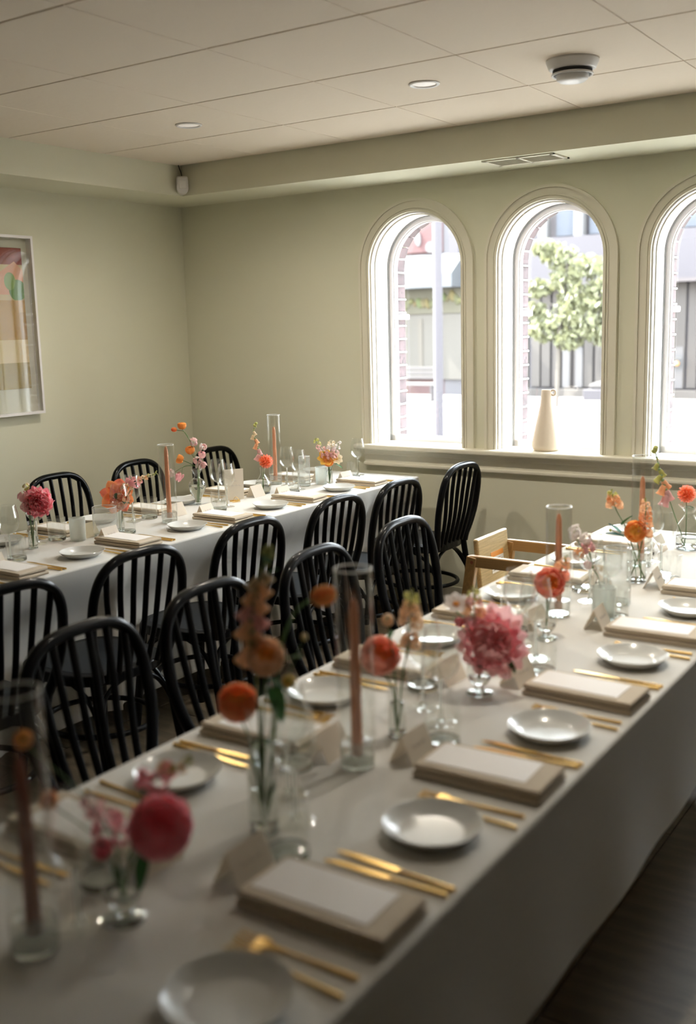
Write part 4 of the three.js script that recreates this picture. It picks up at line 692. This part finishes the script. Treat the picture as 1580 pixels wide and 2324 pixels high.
{ // sweet peas
  const [x, z] = [3.545, 2.178]; vase('bud', x, z, 'slim bud vase holding the pale sweet peas', 0.7);
  const f = [x, T + 0.012, z];
  [['white sweet pea topmost of the pale spray', [3.468, 0.961, 2.184], 0.022, C.white], ['white sweet pea beside the topmost one', [3.494, 0.946, 2.169], 0.02, C.white], ['pink sweet pea in the middle of the pale spray', [3.507, 0.916, 2.168], 0.02, C.blush], ['peach sweet pea on the side of the pale spray', [3.481, 0.904, 2.188], 0.019, C.peach], ['faint pink sweet pea low on the spray', [3.505, 0.872, 2.177], 0.015, C.blush], ['cream sweet pea lowest beside the tall fluted glass', [3.533, 0.858, 2.163], 0.015, C.cream]]
    .forEach(([l, p, r, c], i) => flower('sweet_pea', l, 'pea', f, p, r, c, i === 2 ? C.rose : C.white, { via: [[3.54, 0.83, 2.176], [3.525, 0.86, 2.176]], stemR: 0.0012 }));
}
{ // orange ranunculus with stock by the last candle
  const [x, z] = [3.543, 1.848]; vase('cylinder', x, z, 'straight clear vase of crossed stems under the orange ranunculus', 0.6);
  const f = (a, b) => [x + a, T + 0.012, z + b];
  flower('ranunculus', 'open orange ranunculus over the straight clear vase', 'ranunculus', f(0.012, 0), [3.529, 0.908, 1.825], 0.034, C.orange, C.yellow, { dir: [0.3, 0.45, 0.8] });
  spike('stock', 'peach stock on a bare stem above the orange ranunculus', f(0.016, -0.01), [[3.53, 0.85, 1.84], [3.5, 0.93, 1.842], [3.472, 0.98, 1.847], [3.458, 1.03, 1.846]], 'floret', 15, 0.0125, [C.peach, C.peach, C.yellowGreen], { from: 0.8, spread: 0.012, tip: 1, leaves: [[3.492, 0.93, 1.843, 0.05, 1.3, -0.9]] });
  spike('stock', 'pinkish stock leaning beside the orange ranunculus', f(-0.014, 0.008), [[3.545, 0.84, 1.83], [3.553, 0.92, 1.808], [3.55, 1.0, 1.79]], 'floret', 18, 0.0125, [C.peach, C.peachDk, C.peach], { from: 0.58, spread: 0.013, tip: 1 });
  flower('eucalyptus', 'blue green curled leaf stem beside the orange ranunculus', 'tulip', f(0.005, 0.012), [3.462, 0.915, 1.866], 0.005, C.yellowGreen, C.yellowGreen, { stemR: 0.001, via: [[3.53, 0.84, 1.845], [3.5, 0.895, 1.853]], leaves: [[3.5, 0.895, 1.853, 0.055, -1.3, -0.3, M.leafBlue], [3.49, 0.905, 1.855, 0.05, -1.8, -0.7, M.leafBlue]] });
}
{ // foxglove flask at the end of the nearer table
  const [x, z] = [3.552, 1.3]; vase('flask', x, z, 'round clear flask at the window end of the nearer table', 0.3);
  const f = [x - 0.01, T + 0.012, z];
  spike('foxglove', 'peach foxglove in front of the sill at the table end', f, [[3.5, 0.87, 1.3], [3.472, 0.94, 1.295], [3.447, 1.01, 1.296], [3.42, 1.1, 1.293]], 'bell', 9, 0.045, [C.blush, C.peach, C.yellowGreen, C.yellowGreen], { from: 0.52, shrink: 0.55, side: 0.6, tip: 1 });
  flower('dahlia', 'coral pompon dahlia at the edge of the picture by the flask', 'pompon', f, [3.528, 0.945, 1.257], 0.033, C.coral, C.orangeRed, { dir: [0.3, 0.2, 0.8], leaves: [[3.53, 0.9, 1.27, 0.04, 1, -0.2]] });
}
{ // far table: pink peony
  const [x, z] = [1.343, 2.415]; vase('bud', x, z, 'slim bud vase under the pink peony on the far table', 0.7);
  const f = [x, T + 0.012, z];
  flower('peony', 'bright pink peony on the far table by the frame edge', 'peony', f, [1.352, 0.926, 2.38], 0.044, C.pink, C.rose, { dir: [0.5, 0.4, 0.7] });
  flower('sweet_pea', 'pale rose sweet pea beside the bright pink peony', 'pea', f, [1.298, 0.952, 2.41], 0.022, C.rose, C.blush, {});
  flower('sweet_pea', 'blush sweet pea hanging below the pale rose one', 'pea', f, [1.313, 0.914, 2.409], 0.024, C.blush, C.blush, {});
  flower('sweet_pea', 'cream sweet pea on top of the pink posy', 'pea', f, [1.306, 0.992, 2.398], 0.015, C.cream, C.yellowGreen, { leaves: [[1.325, 0.955, 2.4, 0.035, 2.4, 0.2]] });
}
{ // far table: orange dahlia and snapdragons
  const [x, z] = [1.396, 2.004]; vase('bud', x, z, 'slim bud vase holding the open orange dahlia', 0.75);
  const f = [x, T + 0.012, z];
  flower('dahlia', 'wide open orange dahlia with green centre on the far table', 'dahlia', f, [1.378, 0.897, 2.0], 0.078, [0.93, 0.36, 0.15], [0.92, 0.27, 0.17], { dir: [0.62, 0.22, 0.3], leaves: [[1.41, 0.87, 1.99, 0.045, 1.4, -0.2]] });
  spike('snapdragon', 'pink and cream snapdragon beside the open orange dahlia', f, [[1.402, 0.87, 1.99], [1.415, 0.93, 1.97], [1.43, 0.972, 1.952]], 'floret', 12, 0.0145, [C.peach, C.cream, C.rose], { from: 0.4, spread: 0.014, leaves: [[1.41, 0.88, 1.985, 0.04, 0.8, 0.1]] });
  spike('snapdragon', 'snapdragon with green tip pointing towards the candle glass', f, [[1.41, 0.87, 1.985], [1.44, 0.94, 1.955], [1.475, 0.972, 1.92], [1.51, 0.985, 1.89]], 'floret', 13, 0.0135, [C.rose, C.peach, C.cream, C.yellowGreen], { from: 0.5, spread: 0.011, shrink: 0.75, tip: 1 });
  spike('snapdragon', 'peach snapdragon hanging low under the orange dahlia', f, [[1.394, 0.85, 2.0], [1.387, 0.87, 2.008], [1.388, 0.852, 2.012]], 'floret', 6, 0.0125, [C.peach, C.orange], { from: 0.45, spread: 0.01 });
}
{ // far table: bulb vase
  const [x, z] = [1.254, 1.36]; vase('bulb', x, z, 'round shouldered bulb vase half full of water', 0.55);
  const f = (a, b) => [x + a, T + 0.014, z + b], n1 = [1.25, 0.92, 1.34], n2 = [1.243, 0.925, 1.342];
  flower('ranunculus', 'topmost orange ranunculus on the tall curved stem', 'ranunculus', f(0, 0.004), [1.165, 1.126, 1.348], 0.02, C.orange, C.orange, { dir: [0.1, 1, 0.1], via: [n1, [1.228, 0.98, 1.338], [1.212, 1.04, 1.338], [1.185, 1.085, 1.346]], pale: 1, sepal: 1, backoff: 0.8 });
  flower('ranunculus_bud', 'small brown orange bud beside the topmost ranunculus', 'tulip', f(0.004, 0), [1.135, 1.108, 1.372], 0.0115, C.orangeRed, C.orange, { dir: [-0.8, 0.15, 0.5], via: [n1, [1.222, 0.98, 1.34], [1.205, 1.05, 1.34], [1.18, 1.098, 1.35], [1.155, 1.104, 1.362]], pale: 1 });
  flower('ranunculus', 'flat orange ranunculus among the pale pink sweet peas', 'ranunculus', f(-0.004, 0), [1.206, 1.01, 1.345], 0.022, C.orange, C.orange, { dir: [0.15, 1, 0.3], via: [n2, [1.228, 0.965, 1.34]], pale: 1 });
  flower('ranunculus', 'tilted orange ranunculus over the hanging pink sweet pea', 'ranunculus', f(0, -0.004), [1.168, 0.969, 1.38], 0.021, C.orange, C.orange, { dir: [-0.7, 0.4, 0.6], via: [n2, [1.215, 0.945, 1.355]] });
  [['palest sweet pea above the bulb vase', [1.218, 1.042, 1.33], 0.021, C.white], ['pink sweet pea highest over the corner chair', [1.258, 1.022, 1.307], 0.019, C.blush], ['pink sweet pea second from the top of the bulb spray', [1.254, 0.989, 1.317], 0.02, C.rose], ['blush sweet pea in the heart of the bulb spray', [1.239, 0.958, 1.334], 0.022, C.blush], ['blush sweet pea at the lip of the bulb vase', [1.265, 0.937, 1.321], 0.021, C.blush], ['white sweet pea resting on the bulb vase lip', [1.246, 0.932, 1.336], 0.02, C.white]]
    .forEach(([l, p, r, c], i) => flower('sweet_pea', l, 'pea', f(0.003 * (i % 3 - 1), 0.003), p, r, c, i % 2 ? C.white : C.blush, { via: [[1.252, 0.905, 1.344]], stemR: 0.001, pale: 1 }));
  flower('sweet_pea', 'pink sweet pea hanging beside the candle glass', 'pea', f(0, 0), [1.176, 0.894, 1.391], 0.023, C.blush, C.rose, { via: [n2, [1.22, 0.94, 1.36], [1.188, 0.932, 1.38]], dir: [-0.4, -0.7, 0.3], stemR: 0.001 });
  flower('sweet_pea', 'pink sweet pea seen through the far candle glass', 'pea', f(0, 0.002), [1.139, 0.902, 1.414], 0.022, C.blush, C.white, { via: [n2, [1.2, 0.935, 1.375]], stemR: 0.001 });
}
{ // far table: coral pompon
  const [x, z] = [1.335, 0.962]; vase('tear', x, z, 'teardrop bud vase with the coral pompon dahlia', 0.45);
  const f = [x, T + 0.012, z], nk = [1.328, 0.865, 0.955];
  flower('dahlia', 'round coral pompon dahlia on the far table', 'pompon', f, [1.339, 0.912, 0.934], 0.036, C.coral, C.orangeRed, { dir: [0.4, 0.2, 0.8] });
  spike('foxglove', 'thin peach foxglove curving over the coral pompon', f, [nk, [1.31, 0.93, 0.945], [1.29, 1.0, 0.94], [1.272, 1.055, 0.945], [1.282, 1.09, 0.936]], 'bell', 8, 0.036, [C.blush, C.peach, C.cream, C.yellowGreen], { from: 0.45, side: 0.5, shrink: 0.5, tip: 1, pale: 1 });
}
{ // far table: yellow and pink posy at the window end
  const [x, z] = [1.474, 0.575]; vase('bud', x, z, 'slim bud vase under the yellow and pink posy', 0.7);
  const f = [x, T + 0.012, z];
  flower('ranunculus', 'orange ranunculus at the centre of the yellow posy', 'ranunculus', f, [1.476, 0.875, 0.58], 0.027, C.orange, C.orange, { dir: [0.4, 0.2, 0.8] });
  flower('lily', 'open yellow flower with broad petals in the window posy', 'cosmos', f, [1.464, 0.89, 0.58], 0.052, C.yellow, C.orange, { dir: [0.35, 0.5, 0.6] });
  flower('lily', 'pale yellow flower with broad petals facing the wine glass', 'cosmos', f, [1.508, 0.888, 0.552], 0.036, C.cream, C.yellow, { dir: [0.7, 0.3, 0.3], leaves: [[1.5, 0.86, 0.555, 0.05, 1.6, 0.3]] });
  spike('stock', 'pale pink stock highest in the yellow posy', f, [[1.474, 0.87, 0.572], [1.478, 0.93, 0.562], [1.482, 0.975, 0.556]], 'floret', 12, 0.0145, [C.blush, C.white, C.cream], { from: 0.5, spread: 0.015 });
  spike('stock', 'pale pink stock with green tip leaning to the wall', f, [[1.468, 0.87, 0.576], [1.445, 0.93, 0.588], [1.412, 0.985, 0.602]], 'floret', 11, 0.0145, [C.blush, C.blush, C.yellowGreen], { from: 0.45, spread: 0.014, tip: 1 });
  spike('stock', 'white stock leaning to the windows in the yellow posy', f, [[1.482, 0.87, 0.57], [1.5, 0.92, 0.55], [1.513, 0.97, 0.536]], 'floret', 9, 0.013, [C.blush, C.white], { from: 0.5, spread: 0.013 });
}

renderer.render(scene, camera);
